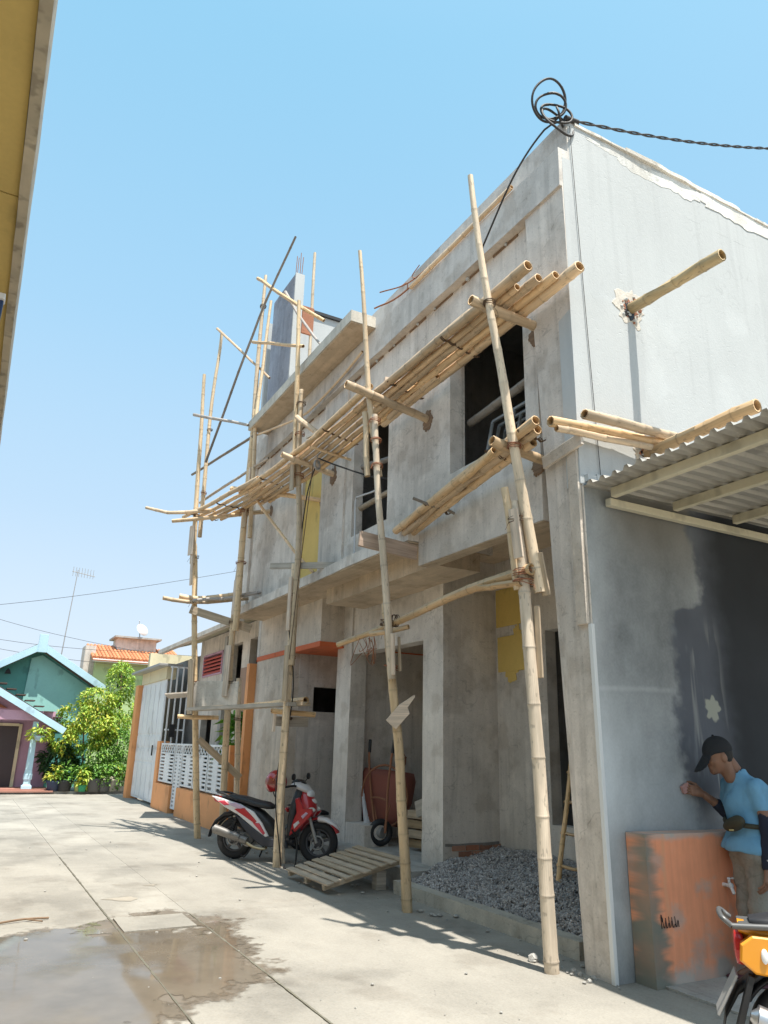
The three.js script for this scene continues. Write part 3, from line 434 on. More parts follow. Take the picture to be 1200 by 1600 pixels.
// ---------------------------------------------------------------- bamboo scaffolding
const GP = 'bamboo standards of the scaffolding', GL = 'bamboo putlogs of the scaffolding', GW = 'bamboo walkways of the scaffolding';
const at = (pts, y) => { for (let i = 0; i < pts.length - 1; i++) { const a = pts[i], b = pts[i + 1]; if ((a[1] - y) * (b[1] - y) <= 0) { const t = (y - a[1]) / (b[1] - a[1] || 1); return a.map((v, k) => lerp(v, b[k], t)); } } return pts[pts.length - 1]; };
function pole(label, canes, joints = [], splints = [], group = GP) {
  const g = thing('bamboo_pole', label, 'bamboo pole', canes[0][0][0], group);
  for (const [pts, r0, r1] of canes) M('cane', cane(pts, r0, r1, { node: .36 }), mBamPale, g);
  for (const [p, r, n] of joints) M('lashing', lash(p, [.05, 1, .02], r * .92, n ?? 4, .004), rnd() > .5 ? mRust : mRope, g);
  for (const [a, b, w, t] of splints) M('splint', bar(a, b, w, t ?? .022, V(-1, 0, .3), .005), rnd() > .5 ? mWoodPale : mPallet, g);
  return g;
}
seed(31);
{
  const a = [[3.96, -.01, -4.71], [3.90, 1.71, -4.72], [3.85, 2.60, -4.73], [3.78, 3.50, -4.74]], b = [[3.935, 2.73, -4.655], [3.80, 3.57, -4.665], [3.67, 4.31, -4.675], [3.52, 5.28, -4.69], [3.41, 5.99, -4.70], [3.33, 6.64, -4.70]];
  pole('thickest bamboo pole, nearest, standing by the corner of the house', [[a, .056, .048], [b, .050, .026], [[[3.80, 2.75, -4.76], [3.74, 3.3, -4.77], [3.70, 3.62, -4.775]], .036, .034]], [[at(a, 2.9), .085, 5], [at(a, 3.35), .085, 5], [at(b, 3.98), .06], [at(b, 5.32), .055, 5], [at(a, 2.82), .09, 3]], [[[3.965, 2.7, -4.61], [3.90, 3.05, -4.615], .075], [[3.93, 2.05, -4.68], [3.91, 2.62, -4.67], .05], [[3.76, 3.0, -4.69], [3.72, 3.42, -4.70], .09]]);
}
{
  const a = [[4.02, -.01, -6.86], [3.93, 1.1, -6.87], [3.90, 1.45, -6.86], [3.79, 2.24, -6.86], [3.70, 2.95, -6.86]], b = [[3.76, 2.17, -6.79], [3.65, 3.23, -6.80], [3.55, 4.08, -6.80], [3.47, 5.05, -6.80]], c = [[3.60, 4.37, -6.88], [3.45, 5.13, -6.87], [3.34, 6.25, -6.86], [3.23, 7.16, -6.85]];
  pole('bamboo pole standing at the near end of the wooden pallet, board scrap nailed across it', [[a, .053, .043], [b, .042, .034], [c, .036, .022], [[[3.47, 4.35, -6.93], [3.42, 5.12, -6.93]], .034, .033]], [[at(a, 2.3), .075, 4], [at(a, 2.75), .075, 5], [at(b, 4.45), .065, 4], [at(b, 4.75), .065, 4], [at(b, 4.98), .065, 4]], [[[3.745, 2.2, -6.74], [3.72, 2.62, -6.73], .05], [[3.86, 2.25, -6.80], [3.83, 2.6, -6.79], .03]]);
  solo('board_scrap', 'splintered scrap of board nailed aslant to the bamboo pole by the pallet', 'board', (() => { const g = ext([[-.15, -.07], [.06, -.07], [.09, -.015], [.22, .0], [.23, .02], [.08, .06], [.05, .07], [-.15, .065]], .022, .003); g.rotateZ(.85); g.rotateY(-.55); g.translate(3.87, 1.83, -6.79); return uvw(g); })(), mWoodPale);
}
{
  const a = [[3.81, -.01, -9.83], [3.80, 1.61, -9.80], [3.79, 2.88, -9.75], [3.76, 3.96, -9.70]], b = [[3.78, 2.53, -9.66], [3.76, 4.14, -9.62], [3.67, 5.68, -9.60], [3.65, 6.62, -9.60]], c = [[3.67, 5.10, -9.70], [3.62, 6.31, -9.68], [3.57, 7.15, -9.66], [3.52, 8.14, -9.62]];
  pole('bamboo pole standing in front of the red motorbike, black cable wound round it', [[a, .056, .046], [b, .045, .036], [c, .046, .028]], [[at(a, 2.65), .08, 4], [at(a, 3.5), .08, 4], [at(b, 5.25), .075, 5], [at(b, 5.9), .075, 4], [at(b, 6.4), .07, 4]], [[[3.73, 2.05, -9.72], [3.72, 2.8, -9.70], .10], [[3.70, 3.0, -9.68], [3.69, 3.75, -9.66], .07], [[3.59, 5.0, -9.6], [3.58, 5.4, -9.6], .09]]);
}
{
  const a = [[4.02, -.01, -12.9], [3.86, 2.34, -12.7], [3.80, 3.85, -12.55], [3.79, 4.74, -12.40]], b = [[3.80, 3.33, -12.40], [3.76, 4.71, -12.30], [3.74, 5.99, -12.20], [3.77, 7.37, -12.20]], c = [[3.81, 5.42, -12.28], [3.78, 6.77, -12.28], [3.75, 8.47, -12.28], [3.77, 10.31, -12.28]], d = [[3.82, 4.9, -12.1], [3.78, 6.4, -12.1], [3.76, 7.07, -12.1], [3.80, 8.25, -12.1], [3.86, 9.66, -12.1]];
  pole('tallest bamboo pole, of several spliced canes, by the far end of the house', [[a, .056, .05], [b, .055, .05], [c, .05, .03], [d, .04, .026]], [[at(a, 2.5), .08, 4], [at(a, 3.5), .09, 5], [at(b, 4.5), .09, 4], [at(b, 5.4), .1, 5], [at(c, 7.1), .08, 4], [at(c, 9.6), .06, 5]], [[[3.78, 2.25, -12.66], [3.77, 3.1, -12.6], .15], [[3.74, 3.6, -12.45], [3.73, 4.2, -12.4], .08], [[3.72, 5.1, -12.2], [3.71, 5.6, -12.2], .12], [[3.74, 5.5, -12.16], [3.73, 6.2, -12.14], .06]]);
}
{
  const a = [[3.65, -.01, -13.05], [3.39, 2.33, -13.10], [3.24, 3.88, -13.15], [3.14, 4.94, -13.20]], b = [[3.12, 4.56, -13.12], [3.10, 5.67, -13.20], [3.05, 6.93, -13.20], [2.99, 8.34, -13.20]];
  pole('bamboo pole standing farthest out on the road before the white fence', [[a, .054, .046], [b, .046, .030]], [[at(a, 2.5), .08, 4], [at(a, 3.9), .08, 4], [at(a, 4.7), .08, 4], [at(b, 5.5), .08, 5]], [[[3.32, 1.95, -13.03], [3.26, 2.85, -13.06], .17], [[3.06, 4.7, -13.1], [3.05, 5.25, -13.1], .16], [[3.12, 4.15, -13.08], [3.09, 4.7, -13.08], .07]]);
  pole('slim leaning bamboo upright at the outer far corner of the scaffolding', [[[[3.27, 5.13, -13.40], [3.26, 6.00, -13.40], [3.24, 7.73, -13.40], [3.30, 9.46, -13.40]], .040, .028]], [[[3.26, 6.0, -13.4], .055], [[3.25, 7.3, -13.4], .055]]);
}
pole('short shaded bamboo post behind the pole with the cable', [[[[4.0, -.01, -10.12], [3.90, .9, -10.05], [3.855, 1.97, -9.97]], .045, .042]], [[[3.87, 1.85, -9.92], .07]]);
pole('weathered bamboo post close to the orange end of the neighbour fence', [[[[4.30, -.01, -13.05], [4.16, 1.9, -13.0], [4.12, 2.6, -13.0]], .05, .045]], [[[4.15, 1.9, -13], .065]]);
pole('slender bamboo stick rising alone above the canopy near the grey fin wall', [[[[4.29, 7.2, -11.0], [4.28, 9.18, -11.0], [4.27, 10.2, -11.0]], .032, .026]]);

const stick = (label, pts, r0, r1, group, name = 'bamboo_stick', m = mBam) => solo(name, label, 'bamboo stick', cane(pts, r0, r1, { node: .4, n: 8 }), m, group);
const mBamGrey = mBam.clone(); mBamGrey.color.setRGB(.52, .45, .38); const mBamDark = mBam.clone(); mBamDark.color.setRGB(.24, .21, .19);
stick('long dark stick leaning high across the far poles up into the sky', [[3.70, 10.0, -10.51], [3.5, 8.9, -11.6], [3.30, 7.2, -12.9], [3.2, 6.56, -13.25]], .02, .024, null, 'leaning_stick', mBamDark);
stick('dark rod running level past the far poles below the canopy end', [[3.20, 6.63, -14.27], [3.75, 6.82, -12.12]], .024, .026, null, 'leaning_stick', mBamDark);
stick('pale thin cane lying along the wall just below the canopy', [[3.80, 6.86, -12.17], [3.9, 6.62, -10.9], [4.0, 6.57, -10.09], [4.02, 6.66, -8.9], [4.02, 6.75, -8.3]], .02, .02, null, 'leaning_stick');
stick('short pale cane rising to the wall left of the upper walkway', [[3.30, 5.93, -13.81], [3.90, 6.26, -11.65]], .026, .024, null, 'leaning_stick', mBamGrey);
stick('slender brace slanting down from the walkway past the yellow panel to the ledge', [[3.74, 5.64, -11.9], [3.87, 4.32, -10.2], [4.05, 3.86, -9.7]], .026, .022, null, 'brace');
stick('level tie cane between the two outermost far poles', [[2.87, 7.45, -13.2], [3.65, 7.04, -12.2]], .03, .026, null, 'tie_cane', mBamGrey);
stick('topmost tie cane, from the tallest pole down to the pole with the cable', [[3.62, 10.2, -12.3], [3.6, 8.25, -9.9], [3.91, 7.85, -9.5]], .036, .032, null, 'tie_cane');
stick('middle tie cane crossing the face of the grey fin wall', [[3.64, 8.82, -12.35], [3.59, 7.30, -9.5]], .03, .026, null, 'tie_cane');
stick('thin tie cane slanting from the leaning upright to the tallest pole', [[3.20, 9.55, -13.45], [3.93, 8.0, -12.05]], .028, .024, null, 'tie_cane');
stick('crooked stick propped from the topmost tie cane to the canopy', [[3.62, 8.9, -10.6], [3.8, 8.1, -10.1], [3.95, 7.16, -9.3]], .028, .02, null, 'brace', mBamGrey);
solo('block_scrap', 'scrap of reddish board tied to the lone stick above the canopy', 'board', bar([4.2, 8.45, -10.98], [4.2, 9.0, -10.98], .22, .04), mBrick);

const put = (label, a, b, r0, r1, m = mBam) => solo('putlog', label, 'putlog', cane([a, b], r0, r1, { node: .26 }), m, null);
seed(41);
put('thick bamboo putlog under the near end of the upper walkway, over the right window', [3.38, 5.36, -4.79], [4.24, 5.32, -4.8], .050, .046);
put('bamboo putlog under the near end of the lower walkway, by the corner column', [3.57, 4.02, -4.77], [4.14, 3.97, -4.77], .048, .044);
put('bamboo putlog carrying the upper walkway between the two windows', [3.10, 5.34, -6.81], [4.24, 5.155, -6.81], .050, .046);
put('bamboo putlog carrying the upper walkway beside the pole with the cable', [3.32, 5.41, -9.35], [4.24, 5.265, -9.35], .042, .044);
put('short bamboo putlog above the walkway, jutting from the pole with the cable', [3.57, 6.12, -9.52], [3.88, 5.5, -8.85], .038, .044);
put('slim bamboo putlog running aslant from the tallest pole into the yellow panel', [3.48, 5.80, -12.28], [4.24, 5.06, -9.93], .046, .034);
put('bamboo putlog sticking out farthest over the road at the walkway end', [2.70, 5.30, -13.2], [4.24, 5.47, -12.1], .034, .04);
put('round bamboo stub poking from a broken hole high in the pale side wall', [4.86, 5.49, -4.6], [4.85, 5.44, -3.30], .05, .052, (() => { const m = mBam.clone(); m.color.setRGB(.62, .46, .24); return m; })());
put('bamboo stub poking from the lower hole of the side wall over the carport roof', [4.90, 4.02, -4.6], [4.90, 4.05, -3.2], .050, .056);

function walkway(label, canes, lashes, extra = []) {
  const g = thing('bamboo_walkway', label, 'walkway', canes[0][0][0], GW);
  for (const [pts, r0, r1, m] of canes) M('cane', cane(pts, r0, r1, { node: .34, wob: .012 }), m ?? mBam, g);
  for (const [a, b] of lashes) { const d = V(...b).sub(V(...a)), n = 4, s = []; for (let i = 0; i < 3; i++) { const p = []; for (let k = 0; k <= 10; k++) { const t = k / 10; p.push([lerp(a[0], b[0], t), lerp(a[1], b[1], t) + (k % 2 ? -.012 : .01), lerp(a[2], b[2], t) + i * .012 + rr(-.01, .01)]); } s.push(tube(p, .006, 5, 20)); } M('lashing', s, mRope, g).userData.kind = 'stuff'; }
  for (const e of extra) e(g);
  return g;
}
seed(52);
walkway('upper bamboo walkway, near stretch of thick canes passing over the right window', [
  [[[3.64, 5.50, -4.29], [3.62, 5.47, -7.6]], .052, .044], [[[3.72, 5.475, -4.55], [3.72, 5.44, -7.3]], .036, .040], [[[3.79, 5.47, -4.34], [3.80, 5.42, -7.75]], .044, .044], [[[3.885, 5.46, -4.22], [3.89, 5.40, -7.5]], .042, .046], [[[3.97, 5.45, -4.02], [3.99, 5.36, -7.55]], .054, .046], [[[3.67, 5.56, -5.2], [3.66, 5.53, -7.1]], .036, .034], [[[3.92, 5.39, -6.2], [3.93, 5.33, -7.3]], .034, .034]],
  [[[3.58, 5.455, -5.62], [4.05, 5.36, -5.62]], [[3.57, 5.445, -6.72], [4.05, 5.35, -6.72]], [[3.58, 5.435, -4.86], [4.05, 5.38, -4.86]]],
  [(g) => M('block', bar([3.66, 5.60, -6.95], [3.86, 5.60, -6.9], .07, .06), mWoodPale, g), (g) => M('wedge', bar([3.9, 5.43, -6.45], [3.98, 5.42, -6.4], .05, .07), mWoodPale, g)]);
walkway('upper bamboo walkway, middle stretch of thinner canes past the left window', [
  [[[3.50, 5.50, -7.0], [3.52, 5.47, -9.2], [3.44, 5.52, -11.6]], .044, .038], [[[3.60, 5.46, -7.3], [3.60, 5.42, -9.3], [3.55, 5.47, -11.4]], .034, .034], [[[3.68, 5.45, -7.1], [3.69, 5.41, -9.3], [3.66, 5.46, -11.6]], .032, .036], [[[3.77, 5.42, -7.2], [3.77, 5.38, -9.3], [3.76, 5.44, -11.3]], .036, .032], [[[3.86, 5.40, -7.0], [3.86, 5.36, -9.3], [3.86, 5.44, -11.7]], .034, .036], [[[3.94, 5.38, -7.3], [3.94, 5.34, -9.3], [3.93, 5.43, -11.5]], .036, .034], [[[3.66, 5.52, -8.4], [3.63, 5.5, -10.2]], .030, .028]],
  [[[3.47, 5.44, -8.3], [4.0, 5.33, -8.3]], [[3.47, 5.44, -9.42], [4.0, 5.32, -9.42]], [[3.42, 5.46, -10.6], [4.0, 5.38, -10.6]]],
  [(g) => M('cross_stick', cane([[3.5, 5.36, -8.75], [4.1, 5.28, -8.7]], .018, .018, { n: 8 }), mBam, g), (g) => M('block', bar([3.50, 5.55, -8.9], [3.62, 5.55, -8.5], .03, .04), mWoodGrey, g)]);
walkway('upper bamboo walkway, far end bending outward over the road', [
  [[[3.46, 5.53, -10.8], [3.2, 5.52, -12.4], [2.98, 5.53, -13.6]], .040, .034], [[[3.56, 5.49, -10.9], [3.34, 5.49, -12.4], [3.14, 5.47, -13.4]], .034, .034], [[[3.66, 5.48, -11.0], [3.46, 5.48, -12.4], [3.26, 5.46, -13.3]], .034, .034], [[[3.76, 5.46, -10.9], [3.58, 5.47, -12.3], [3.42, 5.46, -13.2]], .034, .034], [[[3.87, 5.46, -10.9], [3.72, 5.47, -12.2], [3.56, 5.46, -13.1]], .034, .034], [[[2.3, 5.62, -13.7], [2.75, 5.50, -13.3], [3.32, 5.48, -12.7]], .028, .040]],
  [[[3.2, 5.45, -12.2], [3.8, 5.42, -12.2]], [[3.05, 5.45, -13.15], [3.5, 5.42, -13.1]]]);
walkway('lower bamboo walkway of three canes rising to the corner column', [
  [[[3.74, 4.10, -4.40], [3.86, 4.0, -5.8], [3.98, 3.86, -7.15]], .046, .044], [[[3.83, 4.08, -4.48], [3.93, 3.98, -5.8], [4.04, 3.83, -7.05]], .048, .042], [[[3.90, 4.04, -4.62], [4.0, 3.95, -5.8], [4.10, 3.82, -7.0]], .044, .042], [[[3.72, 4.02, -4.95], [3.84, 3.97, -5.6]], .034, .034]],
  [[[3.84, 3.94, -6.35], [4.14, 3.86, -6.3]], [[3.70, 4.05, -5.05], [4.0, 3.97, -5.0]], [[3.70, 4.08, -4.6], [3.95, 4.02, -4.55]]],
  [(g) => M('cross_stick', cane([[3.72, 3.98, -6.35], [4.16, 3.86, -6.22]], .016, .016, { n: 8 }), mBamDark, g)]);
solo('plank', 'broad brown plank on edge carrying the foot of the lower walkway', 'plank', bar([3.44, 3.66, -7.02], [4.17, 3.60, -7.02], .04, .17), wood([.62, .47, .38]));
solo('plank', 'weathered grey board tied level across the pole below the yellow panel', 'plank', bar([3.55, 3.98, -10.15], [4.15, 3.86, -9.05], .03, .09), mWoodGrey);
// low landing by the far poles and bench of boards
walkway('short bamboo landing tied between the two farthest poles below the ledge', [[[[2.66, 3.86, -13.05], [3.3, 3.86, -13.0], [4.12, 3.98, -12.8]], .036, .03], [[[2.95, 3.93, -13.1], [3.35, 3.92, -13.0], [3.9, 4.02, -12.6]], .05, .044], [[[3.15, 3.86, -12.9], [3.7, 3.93, -12.7], [4.3, 4.06, -12.2]], .03, .03, mBamGrey], [[[3.2, 3.88, -13.2], [3.75, 3.99, -12.9], [4.2, 4.08, -12.6]], .028, .026, mBamGrey]], [[[3.1, 3.84, -13.02], [3.35, 3.84, -12.98]]]);
solo('plank', 'brown plank slung slanting under the far bamboo landing', 'plank', bar([3.15, 3.72, -13.05], [4.1, 3.40, -12.5], .03, .14), mPallet);
solo('cement_sheet', 'wide pale sheet standing on edge between the two farthest poles', 'sheet', bar([3.28, 2.27, -13.12], [3.98, 2.27, -12.55], .012, .46), plaster([.92, .86, .78]));
{ const b = thing('work_bench', 'low work bench of rough poles and boards between pole with cable and far poles', 'bench', [3.7, 1.9, -11]);
  M('board', bar([3.30, 2.02, -12.9], [3.86, 2.02, -9.7], .18, .05), mWoodGrey, b); M('board', bar([3.47, 2.05, -12.9], [4.0, 2.03, -9.6], .15, .05), mPallet, b);
  M('cane', cane([[3.95, 2.06, -12.2], [4.0, 2.08, -9.6]], .045, .05), mBam, b); M('cane', cane([[3.1, 1.90, -12.95], [3.75, 1.9, -12.75]], .036, .036), mBam, b); M('cane', cane([[3.62, 1.93, -9.88], [4.25, 1.91, -9.85]], .036, .04), mBam, b);
  M('board', bar([3.72, 1.80, -9.98], [4.2, 1.80, -9.98], .03, .13), mWoodGrey, b); M('bracket', bar([3.68, 1.97, -9.90], [3.67, 1.66, -9.90], .06, .03), mWoodPale, b); }
solo('brace_board', 'weathered board nailed slanting between the two far poles before the white fence', 'board', bar([3.50, 1.55, -13.0], [4.2, .95, -12.75], .03, .11), mPallet);
// hand rail between the two near poles
solo('bamboo_rail', 'long curved bamboo rail tied waist high between the two nearest poles', 'bamboo rail', cane([[3.48, 2.56, -7.55], [3.82, 2.76, -6.8], [3.80, 2.87, -5.6], [3.84, 2.905, -4.62]], .028, .046, { node: .32 }), mBam);
stick('short bamboo offcut lashed under the rail at the nearest pole', [[3.75, 2.84, -5.25], [3.79, 2.81, -4.7]], .030, .032);
stick('short bamboo offcut lashed under the rail at the pole by the pallet', [[3.60, 2.63, -7.0], [3.88, 2.69, -6.66]], .028, .026);
{ const w = []; for (let i = 0; i < 9; i++) { const x = rr(3.58, 3.75), z = rr(-7.35, -7.0), y = 2.62; w.push(tube([[x, y, z], [x + rr(-.06, .06), y - rr(.08, .16), z + rr(-.06, .06)], [x + rr(-.1, .1), y - rr(.12, .3), z + rr(-.1, .1)], [x + rr(-.1, .1), y - rr(.02, .2), z + rr(-.1, .1)]], .004, 4, 10)); } solo('tie_wire', 'tangle of rusty tie wire hanging from the rail over the barrow room', 'wire', w, mRust); }
for (const [p, d, r, l] of [[[3.81, 2.77, -6.83], [1, .1, .1], .07, 'wire binding the rail to the pole by the pallet'], [[3.85, 2.86, -4.72], [.2, .9, .2], .085, 'wire binding the rail to the nearest pole']]) solo('binding_wire', l, 'wire', lash(p, d, r * .9, 5, .004), mRope);
// canes left on the carport roof
seed(61);
stick('pale bamboo with open end lying uppermost from the corner to the carport roof', [[3.98, 4.10, -4.08], [5.1, 4.18, -4.15]], .044, .04, 'bamboo lying by the carport roof', 'loose_bamboo');
stick('bamboo lying in the middle between corner column and carport roof', [[3.76, 4.05, -4.24], [5.03, 4.12, -4.2]], .046, .04, 'bamboo lying by the carport roof', 'loose_bamboo');
stick('split bamboo lying lowest beside the corner column and carport roof', [[3.80, 3.99, -4.22], [4.98, 4.05, -4.2]], .030, .03, 'bamboo lying by the carport roof', 'loose_bamboo');

// ---------------------------------------------------------------- carport
{
  const c = thing('carport', 'carport roof of ribbed metal on cream steel tubes beside the side wall', 'carport', [4.14, 3.5, -4.28]);
  const prof = []; for (let z = -4.30; z < -.6; z += .13) prof.push([z, 0], [z + .05, 0], [z + .068, .034], [z + .10, .034], [z + .118, 0]);
  const y0 = 3.575; const pos = [], uv = [], idx = [], X = [4.13, 5.6, 7.2, 9.2]; const lay = (dy, rev) => { const b = pos.length / 3; for (const x of X) for (const [z, h] of prof) { pos.push(x + (x < 4.2 ? (n3(z * 4, 1, 1) - .5) * .02 : 0), y0 + h + dy + (x - 4.13) * .012 + (n3(z * 3, x, 2) - .5) * .012, z); uv.push(x, z); } const n = prof.length; for (let i = 0; i < X.length - 1; i++) for (let j = 0; j < n - 1; j++) { const a = b + i * n + j, d = a + n; rev ? idx.push(a, d, a + 1, d, d + 1, a + 1) : idx.push(a, a + 1, d, d, a + 1, d + 1); } };
  lay(0, true); lay(.0012, false);
  const g = new THREE.BufferGeometry(); g.setAttribute('position', new THREE.Float32BufferAttribute(pos, 3)); g.setAttribute('uv', new THREE.Float32BufferAttribute(uv, 2)); g.setIndex(idx); const gg = g.toNonIndexed(); gg.computeVertexNormals();
  M('roof_sheet', gg, paint([.50, .47, .42], .5, { metalness: .25 }), c);
  for (const x of [4.36, 5.08, 5.85, 6.65, 7.5, 8.4]) M('steel_tube', box(x - .03, x + .03, 3.49 + (x - 4.13) * .012, 3.568 + (x - 4.13) * .012, -4.2, -.6, .006), mCreamSteel, c);
  for (const z of [-4.235, -2.6, -.8]) M('steel_tube', box(4.33, 9.0, 3.425, 3.49, z - .03, z + .03, .006), mCreamSteel, c);
  M('post', box(8.9, 8.98, 0, 3.42, -.84, -.76), mCreamSteel, c); M('post', box(4.4, 4.48, 0, 3.42, -.84, -.76), mCreamSteel, c);
  M('roof_screw', [4.36, 5.08].flatMap((x) => Array.from({ length: 24 }, (_, i) => cyl([x, 3.60, -4.2 + i * .13], [x, 3.62, -4.2 + i * .13], .008, .008, 6))), mSteelDull, c).userData.kind = 'stuff';
  M('mortar_seam', Array.from({ length: 12 }, (_, i) => conc(4.15 + i * .1, 4.27 + i * .1, 3.62, 3.66 + rnd() * .05, -4.298, -4.26 + rnd() * .02, .015, .04)), mSide, c).userData.kind = 'stuff';
}
solo('metal_sheet', 'bent offcut of ribbed metal sheet lying against the side wall on the carport roof', 'sheet', (() => { const g = new THREE.PlaneGeometry(.9, .28, 16, 2), p = g.attributes.position; for (let i = 0; i < p.count; i++) p.setZ(i, .03 * Math.sin(p.getX(i) * 14) + .06 * p.getX(i) * p.getX(i)); g.rotateX(-1.2); g.translate(5.15, 3.86, -4.1); g.computeVertexNormals(); return g; })(), mat([.62, .60, .56], .5, { metalness: .3, side: THREE.DoubleSide }));

// ---------------------------------------------------------------- wires
{
  const bx = 4.16, by = 7.42, bz = -4.36, rings = [];
  for (const [dx, dy, r, t, o] of [[-.15, .14, .19, .5, 0], [-.13, .08, .13, .9, 1], [-.06, .02, .13, .2, 2], [-.05, -.08, .16, .35, 3], [-.02, .0, .08, .35, 4.4]]) { const p = []; for (let i = 0; i <= 26; i++) { const a = i / 26 * 6.283 * 1.15 + o, r2 = r * (1 + .12 * Math.sin(a * 2 + o) + .03 * i / 26); p.push([bx + dx + Math.cos(a) * r2, by + dy + Math.sin(a) * r2 * 1.1, bz + .03 + Math.sin(a + o) * .06]); } rings.push(tube(p, .012, 6, 60)); }
  rings.push(tube([[bx, by - .02, bz], [bx - .08, by - .05, bz - .15], [bx - .22, by - .42, bz - .45], [3.95, 6.5, -5.4]], .010, 6));
  solo('cable_coil', 'black electric cable coiled untidily on the top corner of the house', 'cable', rings, mWire);
  const N = 240, A = [], B = [], P0 = V(4.2, 7.40, -4.3), P1 = V(13, 12.0, -4.6); for (let i = 0; i <= N; i++) { const t = i / N, c = P0.clone().lerp(P1, t); c.y -= 1.1 * 4 * t * (1 - t) * .40; const a = t * 120; A.push([c.x, c.y + .010 * Math.sin(a), c.z + .010 * Math.cos(a)]); B.push([c.x, c.y - .010 * Math.sin(a), c.z - .010 * Math.cos(a)]); }
  solo('twisted_cable', 'twisted black service cable running from the top corner of the house to the right', 'cable', [tube(A, .009, 5, 480), tube(B, .009, 5, 480), cyl([4.18, 7.40, -4.3], [4.34, 7.42, -4.3], .03)], mWire);
  solo('plumb_string', 'thin dark string hanging straight down the pale side wall near the corner', 'string', tube([[4.21, 7.3, -4.28], [4.26, 5.6, -4.285], [4.32, 3.7, -4.285]], .004, 4), mWire);
  const sp = []; for (let i = 0; i <= 60; i++) { const t = i / 60, y = lerp(.02, 4.3, t), p = y < 2.9 ? at([[3.81, 0, -9.83], [3.80, 1.61, -9.80], [3.79, 2.88, -9.75]], Math.max(.01, y)) : [lerp(3.79, 3.75, (y - 2.9) / 1.4), y, -9.75 + (y - 2.9) * .05], a = y * 2.6 + 1; sp.push([p[0] + Math.cos(a) * .072, y, p[2] + Math.sin(a) * .072]); }
  sp.push([3.72, 4.9, -9.3], [3.74, 5.3, -9.05]); solo('pole_cable', 'black cable spiralling up the bamboo pole in front of the motorbike', 'cable', tube(sp, .009, 5, 200), mBlack);
  solo('slack_cable', 'black cable slung from the walkway into the left window', 'cable', tube([[3.74, 5.32, -9.0], [3.9, 5.1, -8.6], [4.2, 4.85, -8.1], [4.6, 4.75, -7.6]], .012, 5), mBlack);
  solo('cable_loop', 'loop of black cable lying at the foot of the pole by the motorbike', 'cable', tube([[3.88, .02, -9.75], [3.86, .01, -9.66], [3.95, .01, -9.6], [4.02, .02, -9.72], [4.04, .3, -9.75], [3.95, .45, -9.72]], .012, 5), mBlack);
  const pul = thing('pulley', 'small hanging pulley block with rope under the upper walkway', 'pulley', [3.72, 5.05, -8.95]);
  M('wheel', (() => { const g = new THREE.TorusGeometry(.055, .018, 8, 18); g.rotateY(.5); g.translate(3.70, 5.20, -8.95); return g; })(), mSteelDull, pul); M('hook', tube([[3.70, 5.26, -8.95], [3.70, 5.34, -8.95], [3.73, 5.38, -8.94]], .009, 6), mSteelDull, pul); M('cheek', [bar([3.67, 5.14, -8.93], [3.67, 5.3, -8.93], .04, .008), bar([3.73, 5.14, -8.97], [3.73, 5.3, -8.97], .04, .008)], mWoodPale, pul);
  M('rope', tube([[3.64, 5.20, -8.95], [3.66, 4.4, -9.15], [3.68, 3.6, -9.35], [3.72, 2.6, -9.6]], .006, 5), mRope, pul);
  solo('overhead_wire', 'thin utility wire rising from the far houses behind the far poles', 'wire', tube([[-14, 5.0, -40], [2, 7.6, -38], [20, 12.6, -36]], .010, 4, 30), mWire, 'thin wires in the sky beyond the road');
  for (const [y, z, d, l] of [[5.6, -34, .1, 'thin wire crossing low over the turquoise roof at left'], [5.1, -33, -.2, 'lowest thin wire slanting in front of the turquoise gable'], [6.4, -35, -.9, 'thin wire falling from the left edge to the turquoise ridge']]) solo('overhead_wire', l, 'wire', tube([[-6, y + .6 - d, z], [1.5, y - .4, z], [9, y - .5 + d, z]], .008, 4, 24), mWire, 'thin wires in the sky beyond the road');
  solo('wall_pipe', 'thin bent grey pipe standing on the ledge before the left window', 'pipe', tube([[4.08, 3.86, -8.45], [4.08, 4.30, -8.46], [4.08, 4.62, -8.47], [4.10, 4.66, -8.42], [4.22, 4.70, -8.2], [4.26, 4.78, -8.15]], .013, 6, 30), mat([.6, .6, .6], .6));
  solo('rebar_bundle', 'rusty reinforcing bars and wire lying along the beam below the parapet', 'rebar', [tube([[4.03, 7.02, -5.9], [4.02, 7.04, -7.2], [3.98, 7.2, -7.9]], .012, 5), tube([[4.03, 7.03, -6.2], [4.0, 7.08, -7.0], [3.9, 7.25, -7.6]], .009, 5), tube([[4.02, 7.03, -6.8], [3.98, 7.10, -6.9], [3.97, 7.14, -6.7]], .006, 4), tube([[4.03, 7.03, -7.1], [4.0, 7.10, -7.05], [4.0, 7.15, -7.2]], .006, 4)], mRust);
  stick('thin cane resting along the top of the eaves beam near the cable', [[4.04, 7.03, -4.98], [4.03, 7.02, -7.0]], .026, .03, null, 'loose_bamboo');
}
